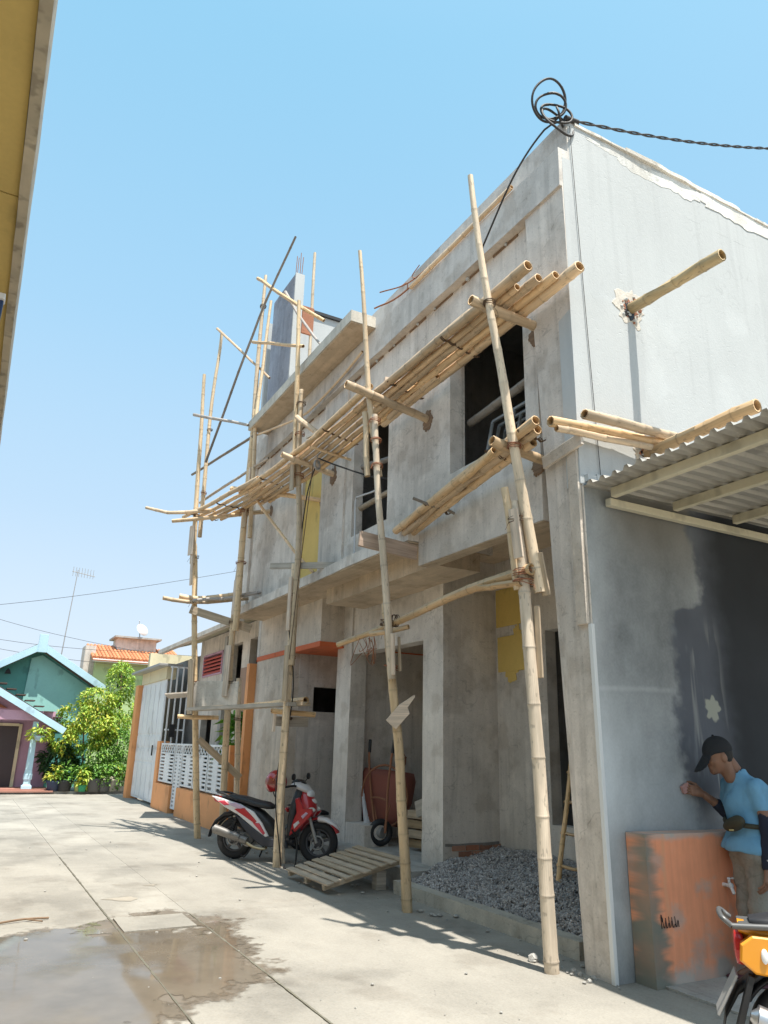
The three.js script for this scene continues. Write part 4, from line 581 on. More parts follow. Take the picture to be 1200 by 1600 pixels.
// window frames stacked inside the right window, dark prop inside
{ const f = thing('window_frames', 'white metal window frames leaning inside the right upper window', 'window frame', [4.75, 4.0, -5.7]);
  for (let i = 0; i < 3; i++) { const x = 4.5 + i * .13, lean = .22; const g = []; for (const [a, b] of [[[0, 0], [0, 1.05]], [[.8, 0], [.8, 1.05]], [[0, 1.05], [.8, 1.05]], [[0, .02], [.8, .02]], [[.4, 0], [.4, 1.05]], [[0, .55], [.8, .55]]]) g.push(bar([x + a[1] * lean, 4.02 + a[1], -6.3 + a[0] - i * .05], [x + b[1] * lean, 4.02 + b[1], -6.3 + b[0] - i * .05], .03, .03)); M('frame', g, mat([.55, .56, .56], .5), f); } }
stick('bamboo prop slanting through the right upper window opening', [[4.45, 5.0, -6.35], [4.5, 5.15, -4.95]], .046, .05, null, 'prop_cane', mBamGrey);
stick('bamboo prop lying across the left upper window opening', [[4.3, 4.62, -8.8], [4.4, 4.70, -7.7]], .04, .04, null, 'prop_cane', mBamGrey);
stick('bamboo prop slanting behind the left upper window', [[4.3, 5.24, -8.85], [4.42, 5.1, -7.7]], .04, .04, null, 'prop_cane', mBamGrey);

// ---------------------------------------------------------------- pallet, barrow, stores
{ seed(71); const p = thing('pallet', 'weathered wooden pallet sloping from the road up to the porch floor', 'pallet', [4.1, 0, -8.5]);
  const tilt = (x) => .055 + (x - 3.6) * .235; for (let i = 0; i < 9; i++) { const x = 3.66 + i * .108, y = tilt(x), w = rr(.07, .088), dz = rr(-.02, .02); M('slat', bar([x + rr(-.012, .012), y + .035 + rr(0, .006), -9.02 + dz], [x + rr(-.012, .012), y + .035, -7.86 + dz], w, .02, V(-.22, 1, 0)), rnd() > .5 ? mPallet : mWood, p); }
  for (const z of [-8.93, -8.44, -7.95]) M('bearer', bar([3.62, tilt(3.62), z], [4.6, tilt(4.6), z], .055, .05), mPallet, p);
  for (const [x, z] of [[4.3, -8.9], [4.32, -8.0]]) M('block', box(x - .06, x + .06, 0, tilt(x) - .03, z - .06, z + .06), mWoodGrey, p); }
{ const b = thing('wheelbarrow', 'rusty red wheelbarrow tipped up on its wheel in the porch room', 'wheelbarrow', [5.45, .2, -9.75]);
  const red = mat([1, 1, 1], .7, { map: tex(256, 256, (u, v) => { const r = sst(.36, .56, fb(u, v, 9, 9, 5, 3)); const k = .8 + .7 * (fb(u, v, 20, 20, 3, 9) - .5); return [lerp(.34, .16, r) * k, lerp(.10, .09, r) * k, lerp(.07, .065, r) * k]; }) });
  // tray: open shell seen from beneath
  const S = [[.32, 0, 0, .30, .21], [.42, 0, 0, .34, .26], [.66, .02, 0, .40, .33], [.95, .02, 0, .42, .35], [1.06, .02, 0, .38, .32]]; const tray = loft(S.map(([y, a, c, h, w]) => [y, a, c, w * .62, h]), 3.4, 24, 'y');
  tray.rotateY(0.5); tray.rotateZ(-.12); tray.translate(5.58, .12, -10.05); M('tray', tray, red, b);
  M('rim', (() => { const g = new THREE.TorusGeometry(.36, .014, 6, 28); g.scale(1, 1.15, 1); g.rotateY(-.95); g.translate(5.52, .84, -9.82); return g; })(), mRust, b);
  const wh = new THREE.TorusGeometry(.135, .045, 10, 24); wh.rotateY(-.15); wh.translate(5.36, .38, -9.62); M('wheel', wh, mBlack, b); M('hub', cyl([5.34, .38, -9.66], [5.38, .38, -9.58], .07, .07, 14), mSteelDull, b);
  for (const s of [-1, 1]) { M('handle', tube([[5.36 + s * .02, .38, -9.62 + s * .1], [5.40, .62, -9.72 + s * .2], [5.42, .95, -9.8 + s * .26], [5.45, 1.35, -9.85 + s * .34], [5.48, 1.52, -9.87 + s * .36]], .017, 8, 24), mRust, b); M('grip', cyl([5.465, 1.42, -9.86 + s * .35], [5.49, 1.60, -9.875 + s * .37], .023), mBlack, b); }
  M('crossbar', tube([[5.41, .8, -10.02], [5.40, .82, -9.8], [5.41, .8, -9.56]], .013, 6), mRust, b); M('brace', [tube([[5.38, .44, -9.72], [5.44, .7, -9.98]], .01, 6), tube([[5.38, .44, -9.55], [5.44, .74, -9.5]], .01, 6)], mRust, b);   b.position.x -= .10; b.position.z -= .12; }
solo('red_bucket', 'small rusty red pail standing on the upturned barrow', 'bucket', [(() => { const g = new THREE.LatheGeometry([[.06, 0], [.075, .1], [.085, .13], [.08, .13], [.07, .02]].map((p) => new THREE.Vector2(...p)), 16); g.translate(5.75, 1.24, -10.05); return g; })(), tube([[5.67, 1.36, -10.05], [5.75, 1.45, -10.05], [5.83, 1.36, -10.05]], .006, 5)], mRust);
for (let i = 0; i < 4; i++) solo('timber', ['lowest', 'second', 'third', 'top'][i] + ' squared timber of the stack behind the porch pillar', 'timber', bar([5.55 + rr(-.05, .05), .29 + i * .12, -9.35], [5.75 + rr(-.05, .05), .29 + i * .12, -8.2], .16, .10), i % 2 ? mPallet : wood([.45, .33, .2]), 'timber stacked in the porch room');
solo('cement_bag', 'torn grey and white paper sack lying on the timber stack', 'bag', (() => { const g = new RoundedBoxGeometry(.5, .1, .32, 5, .05), p = g.attributes.position; for (let i = 0; i < p.count; i++) { const f = n3(p.getX(i) * 9, p.getY(i) * 9, p.getZ(i) * 9) - .5; p.setY(i, p.getY(i) + f * .09 + .16 * p.getX(i) * p.getX(i)); } g.computeVertexNormals(); g.rotateY(.9); g.rotateZ(.25); g.translate(5.6, .86, -8.75); return uvw(g); })(), paint([.5, .55, .58]));
solo('board', 'pale board tilted against the porch pillar on the timber stack', 'board', bar([5.45, .72, -9.1], [5.5, .95, -8.3], .03, .2), mWoodGrey);
solo('metal_strips', 'bundle of bent white metal strips leaning by the door step', 'metal strip', Array.from({ length: 5 }, (_, i) => bar([5.14 + i * .02, .2, -9.90 + i * .03], [5.24 + i * .012, .95 - i * .1, -10.29 + i * .02], .035, .005)), mat([.75, .77, .80], .4, { metalness: .3 }));
{ const l = thing('bamboo_ladder', 'short bamboo ladder leaning in the porch behind the nearest pole', 'ladder', [5.3, .25, -6.0]); seed(81);
  M('rail', cane([[5.22, .28, -6.08], [5.74, 1.46, -6.37]], .026, .022, { n: 8 }), mBam, l); M('rail', cane([[5.30, .26, -5.80], [5.76, 1.46, -6.10]], .026, .022, { n: 8 }), mBamGrey, l);
  for (let i = 0; i < 4; i++) { const t = .14 + i * .24; M('rung', cane([[lerp(5.22, 5.74, t), lerp(.28, 1.46, t), lerp(-6.08, -6.37, t) - .04], [lerp(5.30, 5.76, t), lerp(.26, 1.46, t), lerp(-5.80, -6.10, t) + .04]], .016, .016, { n: 8 }), mBam, l); } }

// ---------------------------------------------------------------- neighbour: gate, fence, house
{ const g = thing('folding_gate', 'tall white folding steel gate between orange pillars, beyond the white fence', 'gate', [4.3, 0, -20.8]);
  for (let i = 0; i < 5; i++) { const z = -22.35 + i * .58; M('leaf', [box(4.30, 4.33, .06, 3.0, z + .01, z + .57, .006)], mWhite, g); for (const [y0, y1] of [[.12, .95], [1.02, 1.3], [1.37, 1.62], [1.69, 2.92]]) M('panel', box(4.285, 4.299, y0, y1, z + .06, z + .52, .006), mWhite, g); }
  M('handle', box(4.25, 4.28, 1.15, 1.4, -20.15, -20.12), mBlack, g); M('header', conc(4.26, 4.5, 3.0, 3.3, -22.4, -19.4, .004), mCream, g);
  M('pillar', conc(4.18, 4.5, -.05, 3.0, -22.78, -22.4, .005), mOrange, g); M('pillar', conc(4.22, 4.5, -.05, 1.5, -19.4, -19.1, .005), mOrange, g);
  M('hood', box(4.02, 4.6, 3.3, 3.36, -22.85, -19.2), mSteelDull, g); }
solo('parapet_block', 'cream painted parapet rising behind the white folding gate', 'parapet', conc(4.5, 6.6, 2.6, 3.98, -23.1, -22.85, .006), mCream);
{ const g = thing('steel_grille', 'white steel grille standing open between folding gate and fence', 'grille', [4.5, 0, -19.2]); for (let i = 0; i < 4; i++) M('bar', box(4.30 + i * .14, 4.335 + i * .14, .6, 3.28, -19.06, -19.03), mWhite, g); for (const y of [.62, 1.75, 2.6, 3.25]) M('rail', box(4.28, 4.76, y, y + .04, -19.095, -19.062), mWhite, g); M('lock_plate', box(4.38, 4.52, 1.6, 1.9, -19.028, -19.01), mBlack, g); }
{ const f = thing('garden_fence', 'low orange garden wall topped with white slatted fence panels beside the road', 'fence', [4.28, 0, -16.5]);
  M('wall', conc(4.2, 4.36, -.05, .56, -19.1, -17.62, .004), mOrange, f); M('wall', conc(4.2, 4.36, -.05, .56, -17.0, -13.74, .004), mOrange, f);
  M('pillar', conc(4.3, 4.44, .56, 1.46, -13.95, -13.75, .003), mOrange, f);
  for (const [z0, z1, y0] of [[-19.05, -17.68, .6], [-17.6, -17.0, .1], [-16.96, -15.98, .6], [-15.92, -14.98, .6], [-14.92, -13.98, .6]]) {
    const p = M('fence_panel', [box(4.25, 4.29, y0, 1.46, z0, z0 + .05), box(4.25, 4.29, y0, 1.46, z1 - .05, z1), box(4.25, 4.29, 1.42, 1.46, z0 + .05, z1 - .05), box(4.25, 4.29, 1.22, 1.255, z0 + .05, z1 - .05), box(4.25, 4.29, y0, y0 + .04, z0 + .05, z1 - .05)], mWhite, f);
    const zc = (z0 + z1) / 2, w = z1 - z0; M('centre_board', box(4.255, 4.285, y0 + .04, 1.22, zc - w * .17, zc + w * .17), mWhite, p);
    for (let y = y0 + .09; y < 1.2; y += .075) M('slat', [box(4.258, 4.282, y, y + .042, z0 + .05, zc - w * .17), box(4.258, 4.282, y, y + .042, zc + w * .17, z1 - .05)], mWhite, p);
    const n = Math.round(w / .24); for (let i = 0; i < n; i++) { const a = z0 + .05 + (w - .1) * i / n, b = z0 + .05 + (w - .1) * (i + 1) / n; M('lattice', [bar([4.27, 1.26, a], [4.27, 1.42, b], .02, .02), bar([4.272, 1.42, a], [4.272, 1.26, b], .02, .02)], mWhite, p); }
  } }
{ const h = thing('neighbour_house', 'low concrete neighbour house with red louvred window and sheet canopy behind the white fence', 'house', [5, 0, -16.5]);
  M('wall', wallX(5.0, 5.15, -19.1, -13.72, -.05, 3.95, [[-18.7, -17.1, 3.02, 3.55], [-16.5, -15.7, 2.7, 3.6], [-14.9, -14.0, .2, 2.2], [-15.2, -14.1, 3.05, 3.6], [-18.5, -17.6, .1, 2.1]], .005), mOld, h);
  M('rear_wall', conc(5.0, 5.15, -.05, 3.6, -22.8, -19.101, .004), mDark, h);
  M('dark_room', [conc(6.4, 6.5, -.05, 3.95, -19.1, -13.72, .003, .8), conc(5.15, 6.4, 3.8, 3.95, -19.1, -13.72, .003, .8), conc(5.15, 6.4, -.05, 3.8, -19.1, -19.0, .003, .8)], mDark, h);
  const w = M('window', [box(4.97, 5.1, 3.02, 3.06, -18.7, -17.1), box(4.97, 5.1, 3.51, 3.55, -18.7, -17.1), box(4.97, 5.1, 3.06, 3.51, -18.7, -18.66), box(4.97, 5.1, 3.06, 3.51, -17.14, -17.1)], mPink, h);
  for (let i = 0; i < 5; i++) M('slat', bar([5.0, 3.1 + i * .085, -18.66], [5.0, 3.1 + i * .085, -17.14], .07, .03, V(-1, 1, 0)), mat([.5, .09, .07], .6), w);
  M('post', conc(4.9, 5.0, -.05, 3.8, -16.75, -16.55, .004), mFloor, h); M('brown_wall', conc(4.9, 5.0, 1.9, 3.0, -15.4, -13.75, .004), paint([.42, .26, .18]), h);
  const rf = M('canopy', (() => { const g = new THREE.BoxGeometry(1.9, .02, 7, 1, 1, 1); g.rotateZ(.30); g.translate(5.25, 4.1, -17.2); return uvw(g); })(), paint([.66, .65, .62]), h);
  for (let i = 0; i < 12; i++) M('batten', bar([4.36, 3.80, -13.9 - i * .55], [6.1, 4.34, -13.9 - i * .55], .04, .05), mCreamSteel, rf);
  M('gutter', box(4.24, 4.36, 3.72, 3.82, -20.6, -13.72), mOld, h); M('floor', conc(4.5, 6.4, -.05, .1, -19.1, -13.72, .003, .8), mFloor, h); }
solo('roof_sheet', 'pale sheet awning jutting over the road edge above the white grille', 'awning', (() => { const g = bar([3.7, 2.42, -16.6], [4.4, 2.5, -16.4], 1.5, .03); return g; })(), mOld);

// ---------------------------------------------------------------- houses at the end of the road
function gableRoof(zf, zb, xr, yr, xl, yl, xR, yR, th) { // two sloping slabs along z
  const s = (xa, ya, xb, yb) => { const g = new THREE.BufferGeometry(); const p = []; const q = (x, y, z) => p.push(x, y, z); const c = [[xa, ya], [xb, yb], [xb, yb - th], [xa, ya - th]]; for (let i = 0; i < 4; i++) { const [x0, y0] = c[i], [x1, y1] = c[(i + 1) % 4]; q(x0, y0, zf); q(x1, y1, zf); q(x1, y1, zb); q(x0, y0, zf); q(x1, y1, zb); q(x0, y0, zb); } for (const z of [zf, zb]) { q(c[0][0], c[0][1], z); q(c[1][0], c[1][1], z); q(c[2][0], c[2][1], z); q(c[0][0], c[0][1], z); q(c[2][0], c[2][1], z); q(c[3][0], c[3][1], z); } g.setAttribute('position', new THREE.Float32BufferAttribute(p, 3)); g.computeVertexNormals(); return uvw(g); };
  return [s(xr, yr, xl, yl), s(xr, yr, xR, yR)];
}
{ const h = thing('turquoise_house', 'turquoise and pink gabled house with pale blue eaves boards at the end of the road', 'house', [1.5, 0, -26]); seed(91);
  const tw = new THREE.Shape([[-2.3, .0], [3.55, 0], [3.55, 3.05], [1.76, 4.15], [-.1, 3.05], [-2.3, 3.05]].map((p) => new THREE.Vector2(...p))), g = new THREE.ExtrudeGeometry(tw, { depth: .2, bevelEnabled: false }); g.translate(0, 0, -26.5); M('wall', uvw(g), mTeal, h);
  M('lit_wall_part', ext([[1.42, 1.8], [3.5, 1.8], [3.5, 3.02], [1.82, 4.02], [1.52, 3.9]], .04, .004).translate(0, 0, -26.29), paint([.34, .66, .61]), h);  // paler teal paints the lit part; the darker wall colour holds porch shade
  const dk = wood([.12, .08, .07]); const roof = M('roof', gableRoof(-25.9, -33, 1.76, 4.40, -.35, 3.12, 3.80, 3.14, .10), dk, h);
  M('eaves_board', [bar([1.80, 4.24, -25.86], [3.86, 3.00, -25.86], .05, .2), bar([1.72, 4.24, -25.86], [-.4, 2.99, -25.86], .05, .2)], mPaleBlue, roof); M('ridge_block', box(1.63, 1.89, 4.06, 4.62, -25.92, -25.80), mPaleBlue, roof);
  for (const [x, y] of [[.92, 3.38], [2.12, 3.30]]) M('vent', ext([[x - .09, y], [x + .09, y], [x + .06, y + .1], [x, y + .17], [x - .06, y + .1]], .02, .002).translate(0, 0, -26.29), mBlack, h);
  const pr = M('porch_roof', gableRoof(-24.35, -26.3, -.8, 3.72, -4, 1.95, 2.55, 1.86, .09), dk, h); M('eaves_board', [bar([-.8, 3.58, -24.31], [2.6, 1.70, -24.31], .05, .18)], mPaleBlue, pr);
  for (let i = 0; i < 12; i++) { const t = i / 12; M('tile', conc(lerp(-.7, 2.5, t), lerp(-.7, 2.5, t) + .26, lerp(3.67, 1.90, t) + .03, lerp(3.67, 1.90, t) + .06, -24.9, -24.36, .01, .1), dk, pr); }
  const pw = new THREE.Shape([[-3.5, 0], [2.35, 0], [2.35, 1.85], [-.8, 3.5], [-3.5, 2.1]].map((p) => new THREE.Vector2(...p))), pg = new THREE.ExtrudeGeometry(pw, { depth: .12, bevelEnabled: false }); pg.translate(0, 0, -25.6); M('porch_wall', uvw(pg), mPink, h);
  M('gable_panel', ext([[-2.2, 2.55], [1.05, 2.32], [-.6, 3.25]], .03, .004).translate(0, 0, -25.47), paint([.45, .17, .09]), h); M('tie_beam', conc(-3, 2.3, 1.98, 2.25, -24.6, -24.45, .003), mPink, h);
  const dr = M('door', box(.62, 1.44, .1, 1.82, -25.48, -25.44), mat([.055, .04, .04], .5), h); M('frame', [box(.55, .62, .1, 1.88, -25.48, -25.4), box(1.44, 1.53, .1, 1.88, -25.48, -25.4), box(.62, 1.44, 1.82, 1.90, -25.48, -25.4)], mCream, dr);
  const col = [[.19, .05], [.19, .2], [.13, .24], [.12, .34], [.155, .38], [.155, .5], [.14, .54], [.125, .62], [.10, 1.95]].map((p) => new THREE.Vector2(...p)); const cg = new THREE.LatheGeometry(col, 4); cg.rotateY(.785); cg.scale(1, 1, 1); cg.translate(1.82, 0, -24.55); const c2 = cg.toNonIndexed(); c2.computeVertexNormals(); M('column', uvw(c2), mPaleBlue, h);
  M('porch_floor', [conc(-4, 2.4, -.05, .12, -25.6, -24.3, .004), conc(-4, 2.5, .05, .09, -24.3, -24.1, .004)], paint([.42, .2, .15]), h);
  M('side_wall', conc(3.4, 3.55, 0, 3.0, -33, -26.5, .004), mTeal, h); }
{ const h = thing('green_house', 'pale green house with orange tiled roof seen over the shrubs', 'house', [6.8, 0, -40]); seed(95);
  M('wall', wallZ(-40, -39.8, 5.2, 9.5, -.05, 5.35, [[6.35, 6.8, 4.0, 4.75], [7.6, 8.0, 4.0, 4.75]], .006), mGreenWall, h);
  for (const x of [6.35, 7.6]) { const w = M('window', box(x, x + .45, 4.0, 4.75, -39.98, -39.94), mBlack, h); M('frame', [box(x - .05, x, 3.96, 4.79, -39.9, -39.76), box(x + .45, x + .5, 3.96, 4.79, -39.9, -39.76), box(x, x + .45, 4.75, 4.8, -39.9, -39.76)], mGreenWall, w); }
  M('vent', box(6.35, 6.65, 5.0, 5.2, -39.8, -39.78), mGreenWall, h); M('side_wall', [conc(5.2, 5.35, -.05, 5.3, -46, -40, .004), conc(9.35, 9.5, -.05, 5.3, -46, -40, .004)], mGreenWall, h);
  const N = 26, tm = [[.62, .25, .11], [.68, .29, .13], [.56, .22, .10]].map((c) => paint(c, .8)); const rf = M('roof', (() => { const g = new THREE.BoxGeometry(4.6, .05, 3.4); g.rotateX(.30); g.translate(7.3, 5.72, -40.9); return uvw(g); })(), tm[0], h);
  for (let r = 0; r < 6; r++) for (let i = 0; i < N; i++) { const x = 5.05 + i * .177, z = -39.45 - r * .5, y = 5.36 + r * .154; const g = cyl([x, y, z], [x, y + .15, z - .5], .085, .078, 7); M('tile', g, tm[(i * 7 + r * 3) % 3], rf); }
  M('fascia', box(5.0, 9.6, 5.16, 5.30, -39.36, -39.30), mWhite, h); M('annex', conc(4.7, 5.2, -.05, 6.0, -41.5, -40.2, .01), mWall, h); M('roof_box', conc(6.4, 8.4, 5.9, 6.65, -43, -41.5, .006), mWall, h); M('roof_box_slab', box(6.2, 8.6, 6.65, 6.75, -43.2, -41.2), mFloor, h); }
{ const d = thing('satellite_dish', 'small white satellite dish on the flat roof behind the orange tiles', 'dish', [7.5, 6.75, -41.6]); const g = new THREE.SphereGeometry(.5, 18, 6, 0, 6.283, 0, .8); g.rotateX(1.1); g.rotateY(.5); g.translate(7.4, 7.0, -41.6); const gm = mWhite.clone(); gm.side = THREE.DoubleSide; M('reflector', g, gm, d); M('mast', cyl([7.5, 6.75, -41.6], [7.45, 7.3, -41.6], .03), mSteelDull, d); M('arm', cyl([7.4, 7.2, -41.6], [7.3, 7.6, -41.1], .015), mSteelDull, d); }
{ const a = thing('tv_antenna', 'tall thin mast with a television antenna rising behind the turquoise house', 'antenna', [3.7, 0, -42]); M('mast', cyl([3.55, 0, -42], [3.98, 10.1, -42], .035, .02), mSteelDull, a); M('boom', cyl([3.7, 10.0, -42], [4.9, 9.9, -42.3], .018), mSteelDull, a); for (let i = 0; i < 8; i++) M('element', cyl([3.75 + i * .15, 9.75, -42 - i * .04], [3.75 + i * .15, 10.25, -42 - i * .04], .012), mSteelDull, a); }
// more of the village past the frame's reach, so the street does not end in nothing
for (const [i, [x, z, w, c, l]] of [[-9, -34, 7, mCream, 'cream village house far left beyond the turquoise house'], [14, -36, 6, mWall, 'grey village house hidden behind the neighbour house']].entries()) { const h = thing('village_house', l, 'house', [x, 0, z]); M('wall', conc(x - w / 2, x + w / 2, 0, 2.9, z - 5, z, .01, .6), c, h); M('roof', gableRoof(z + .4, z - 5.4, x, 4.6, x - w / 2 - .5, 2.7, x + w / 2 + .5, 2.7, .12), paint([.5, .22, .12]), h); }

// ---------------------------------------------------------------- left building over the street
{ const b = thing('left_building', 'building at the left edge with a yellowish soffit and a weathered eaves board overhead', 'building', [-2.6, 0, -4]);
  M('wall', conc(-2.8, -2.6, 0, 4.2, -13, 3, .006, .5), mCream, b); const sm = paint([.74, .54, .19], .85);
  for (let i = 0; i < 7; i++) { const z = -13 + i * 2.3; M('soffit_panel', box(-2.6, -.207, 4.215, 4.225, z + .006, z + 2.294, .001), sm, b); }
  const em = tex(256, 1024, (u, v) => { const k = .75 + .45 * (fb(u, v, 3, 12, 5, 4) - .5), s = sst(.55, .75, fb(u, v, 4, 24, 4, 14)); return [k * lerp(.66, .42, s), k * lerp(.57, .36, s), k * lerp(.44, .28, s)]; }, [.4, 2]);
  M('eaves_board', conc(-.205, -.155, 4.18, 4.45, -13, 3, .006, .15), mat([1, 1, 1], .9, { map: em }), b);
  M('roof', conc(-4.5, -.2, 4.46, 4.62, -13.1, 3.1, .006, .6), mSteelDull, b); }
{ const s = thing('hanging_sign', 'dark blue sign board with white top rail hanging under the left eaves', 'sign', [-.6, 3.7, -4.6]);
  M('board', box(-1.8, -.215, 3.60, 4.05, -4.66, -4.62), mat([.02, .05, .14], .4), s); M('rail', box(-1.8, -.21, 4.05, 4.09, -4.68, -4.60), mWhite, s);
  M('print', [bar([-.30, 3.93, -4.612], [-.27, 3.86, -4.612], .012, .02), bar([-.29, 3.80, -4.612], [-.25, 3.78, -4.612], .012, .02), bar([-.34, 3.70, -4.612], [-.25, 3.66, -4.612], .012, .03)], mWhite, s);
  M('border', box(-.25, -.238, 3.6, 4.05, -4.618, -4.612), mWhite, s); }
solo('lamp_bracket', 'white lamp bracket under the soffit at the left edge', 'bracket', box(-.42, -.36, 3.98, 4.21, -3.62, -3.58), mWhite);

// ---------------------------------------------------------------- shrubs and pots
function leaves(blobs, n, size, cols, droop = .3) { // leaf-sized folded blades spread through lumpy volumes
  const pos = [], col = []; const tot = blobs.reduce((s, b) => s + b[3] * b[4] * b[5], 0);
  for (const [cx, cy, cz, rx, ry, rz] of blobs) { const m = Math.round(n * rx * ry * rz / tot); for (let i = 0; i < m; i++) {
    const d = V(rr(-1, 1), rr(-1, 1), rr(-1, 1)); if (d.length() > 1) { i--; continue; } const q = Math.pow(d.length(), .45); d.normalize().multiplyScalar(q); const c = V(cx + d.x * rx, cy + d.y * ry, cz + d.z * rz); if (n3(c.x * 3.2, c.y * 3.2, c.z * 3.2) < .36) continue; if (c.y < .12) continue;
    const L = size * rr(.6, 1.25), w = L * .23, dir = V(d.x + rr(-.9, .9), rr(-.9, .6) - droop * rnd(), d.z + rr(-.9, .9)).normalize(), side = new THREE.Vector3().crossVectors(dir, V(rr(-.4, .4), 1, rr(-.4, .4))).normalize(), up = new THREE.Vector3().crossVectors(side, dir);
    const a = c, b = c.clone().addScaledVector(dir, L * .45).addScaledVector(side, w).addScaledVector(up, w * .5), e = c.clone().addScaledVector(dir, L * .45).addScaledVector(side, -w).addScaledVector(up, w * .5), t = c.clone().addScaledVector(dir, L).addScaledVector(V(0, -1, 0), L * .12), mid = c.clone().addScaledVector(dir, L * .45);
    const k = cols[Math.floor(rnd() * cols.length)], f = rr(.75, 1.2); for (const p of [a, mid, b, b, mid, t, a, e, mid, mid, e, t]) { pos.push(p.x, p.y, p.z); col.push(k[0] * f, k[1] * f, k[2] * f); }
  } }
  const g = new THREE.BufferGeometry(); g.setAttribute('position', new THREE.Float32BufferAttribute(pos, 3)); g.setAttribute('color', new THREE.Float32BufferAttribute(col, 3)); g.computeVertexNormals(); return g;
}
const mLeaf = new THREE.MeshPhysicalMaterial({ color: C(1, 1, 1), vertexColors: true, roughness: .6, transmission: .3, thickness: 0, side: THREE.DoubleSide });
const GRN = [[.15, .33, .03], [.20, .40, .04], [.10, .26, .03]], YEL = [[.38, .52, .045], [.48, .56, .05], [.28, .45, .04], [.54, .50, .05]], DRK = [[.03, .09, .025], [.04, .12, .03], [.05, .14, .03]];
function shrub(label, blobs, n, size, cols, trunk) { const s = thing('shrub', label, 'shrub', [blobs[0][0], 0, blobs[0][2]]); for (const t of trunk) M('stem', tube(t, .022, 6), mWoodDark, s); M('foliage', leaves(blobs, n, size, cols), mLeaf, s); return s; }
seed(101);
shrub('broad yellow green shrub with drooping leaves beside the turquoise house', [[3.15, 2.0, -24.7, .85, .6, .6], [3.45, 2.6, -24.9, .55, .45, .5], [2.8, 1.5, -24.6, .5, .5, .5], [3.5, 1.7, -24.5, .6, .5, .5]], 9500, .125, [...YEL, ...YEL, GRN[1]], [[[3.3, 0, -24.8], [3.25, 1, -24.7], [3.1, 2.2, -24.7]], [[3.35, .5, -24.8], [3.5, 1.4, -24.8], [3.5, 2.6, -24.9]]]);
shrub('slim tall bright green young tree against the orange gate pillar', [[4.15, 3.2, -25.4, .42, .75, .4], [4.25, 2.5, -25.2, .45, .5, .4], [4.1, 2.0, -25.0, .45, .5, .4]], 4600, .11, [...YEL.slice(0, 3), GRN[1]], [[[4.3, 0, -25.2], [4.25, 1.6, -25.2], [4.15, 3.6, -25.4]]]);
shrub('dense mid green bush filling the corner behind the flower pots', [[3.6, .95, -24.5, .75, .6, .4], [4.15, 1.2, -24.6, .5, .7, .4], [3.95, .5, -24.2, .6, .4, .3]], 7500, .105, [...GRN, ...GRN, YEL[2]], [[[3.7, 0, -24.5], [3.65, 1, -24.5]]]);
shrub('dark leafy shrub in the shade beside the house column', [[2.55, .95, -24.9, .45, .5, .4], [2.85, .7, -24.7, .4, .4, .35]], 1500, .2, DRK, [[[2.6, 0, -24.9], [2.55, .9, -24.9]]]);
shrub('plant growing behind the white fence near the bamboo poles', [[4.72, 1.55, -14.6, .18, .7, .35]], 260, .34, [GRN[0], GRN[2], YEL[2]], [[[4.72, .1, -14.6], [4.7, 1.5, -14.6]]]);
{ const kinds = [['dark blue round flower pot', [.03, .045, .09], .20, .28], ['black bucket pot with a fern', [.03, .03, .032], .22, .30], ['pale yellow green pot', [.45, .47, .16], .19, .26], ['small bright green pot', [.03, .28, .13], .12, .18], ['wide dark grey tub', [.10, .10, .10], .27, .36], ['dark grey square looking tub', [.13, .13, .13], .21, .30], ['beige cement pot', [.48, .43, .35], .19, .34], ['second beige cement pot, against the gate pillar', [.46, .42, .35], .17, .32]];
  const xs = [2.50, 2.80, 3.22, 3.25, 3.55, 3.86, 4.10, 4.34], zs = [-24.3, -24.25, -24.2, -24.0, -24.15, -24.15, -24.2, -24.25]; seed(111);
  kinds.forEach(([l, c, r, h], i) => { const p = thing('flower_pot', l + ' in the row before the shrubs', 'flower pot', [xs[i], .07, zs[i]], null); const g = new THREE.LatheGeometry([[0, 0], [r * .74, 0], [r * .92, h * .8], [r, h * .84], [r, h], [r * .9, h], [r * .86, h * .86], [0, h * .85]].map((q) => new THREE.Vector2(...q)), 18); g.translate(xs[i], .07, zs[i]); M('pot', g, mat(c, .6), p); M('plant', leaves([[xs[i], .07 + h + .18, zs[i], r * .95, .26, r * .9]], 130, .17, i % 3 ? GRN : YEL, 0), mLeaf, p); }); }
{ const p = thing('hanging_plant', 'small trailing plant in a bowl hung on the pale blue column', 'plant', [1.95, 1.5, -24.3]); const g = new THREE.LatheGeometry([[0, 0], [.12, .03], [.15, .14], [.13, .14]].map((q) => new THREE.Vector2(...q)), 14); g.translate(1.95, 1.42, -24.28); M('bowl', g, mPaleBlue, p); M('foliage', leaves([[1.95, 1.62, -24.28, .3, .2, .22]], 220, .14, YEL, .6), mLeaf, p); M('bracket', cyl([1.84, 1.45, -24.5], [1.95, 1.45, -24.3], .012), mBlack, p); }

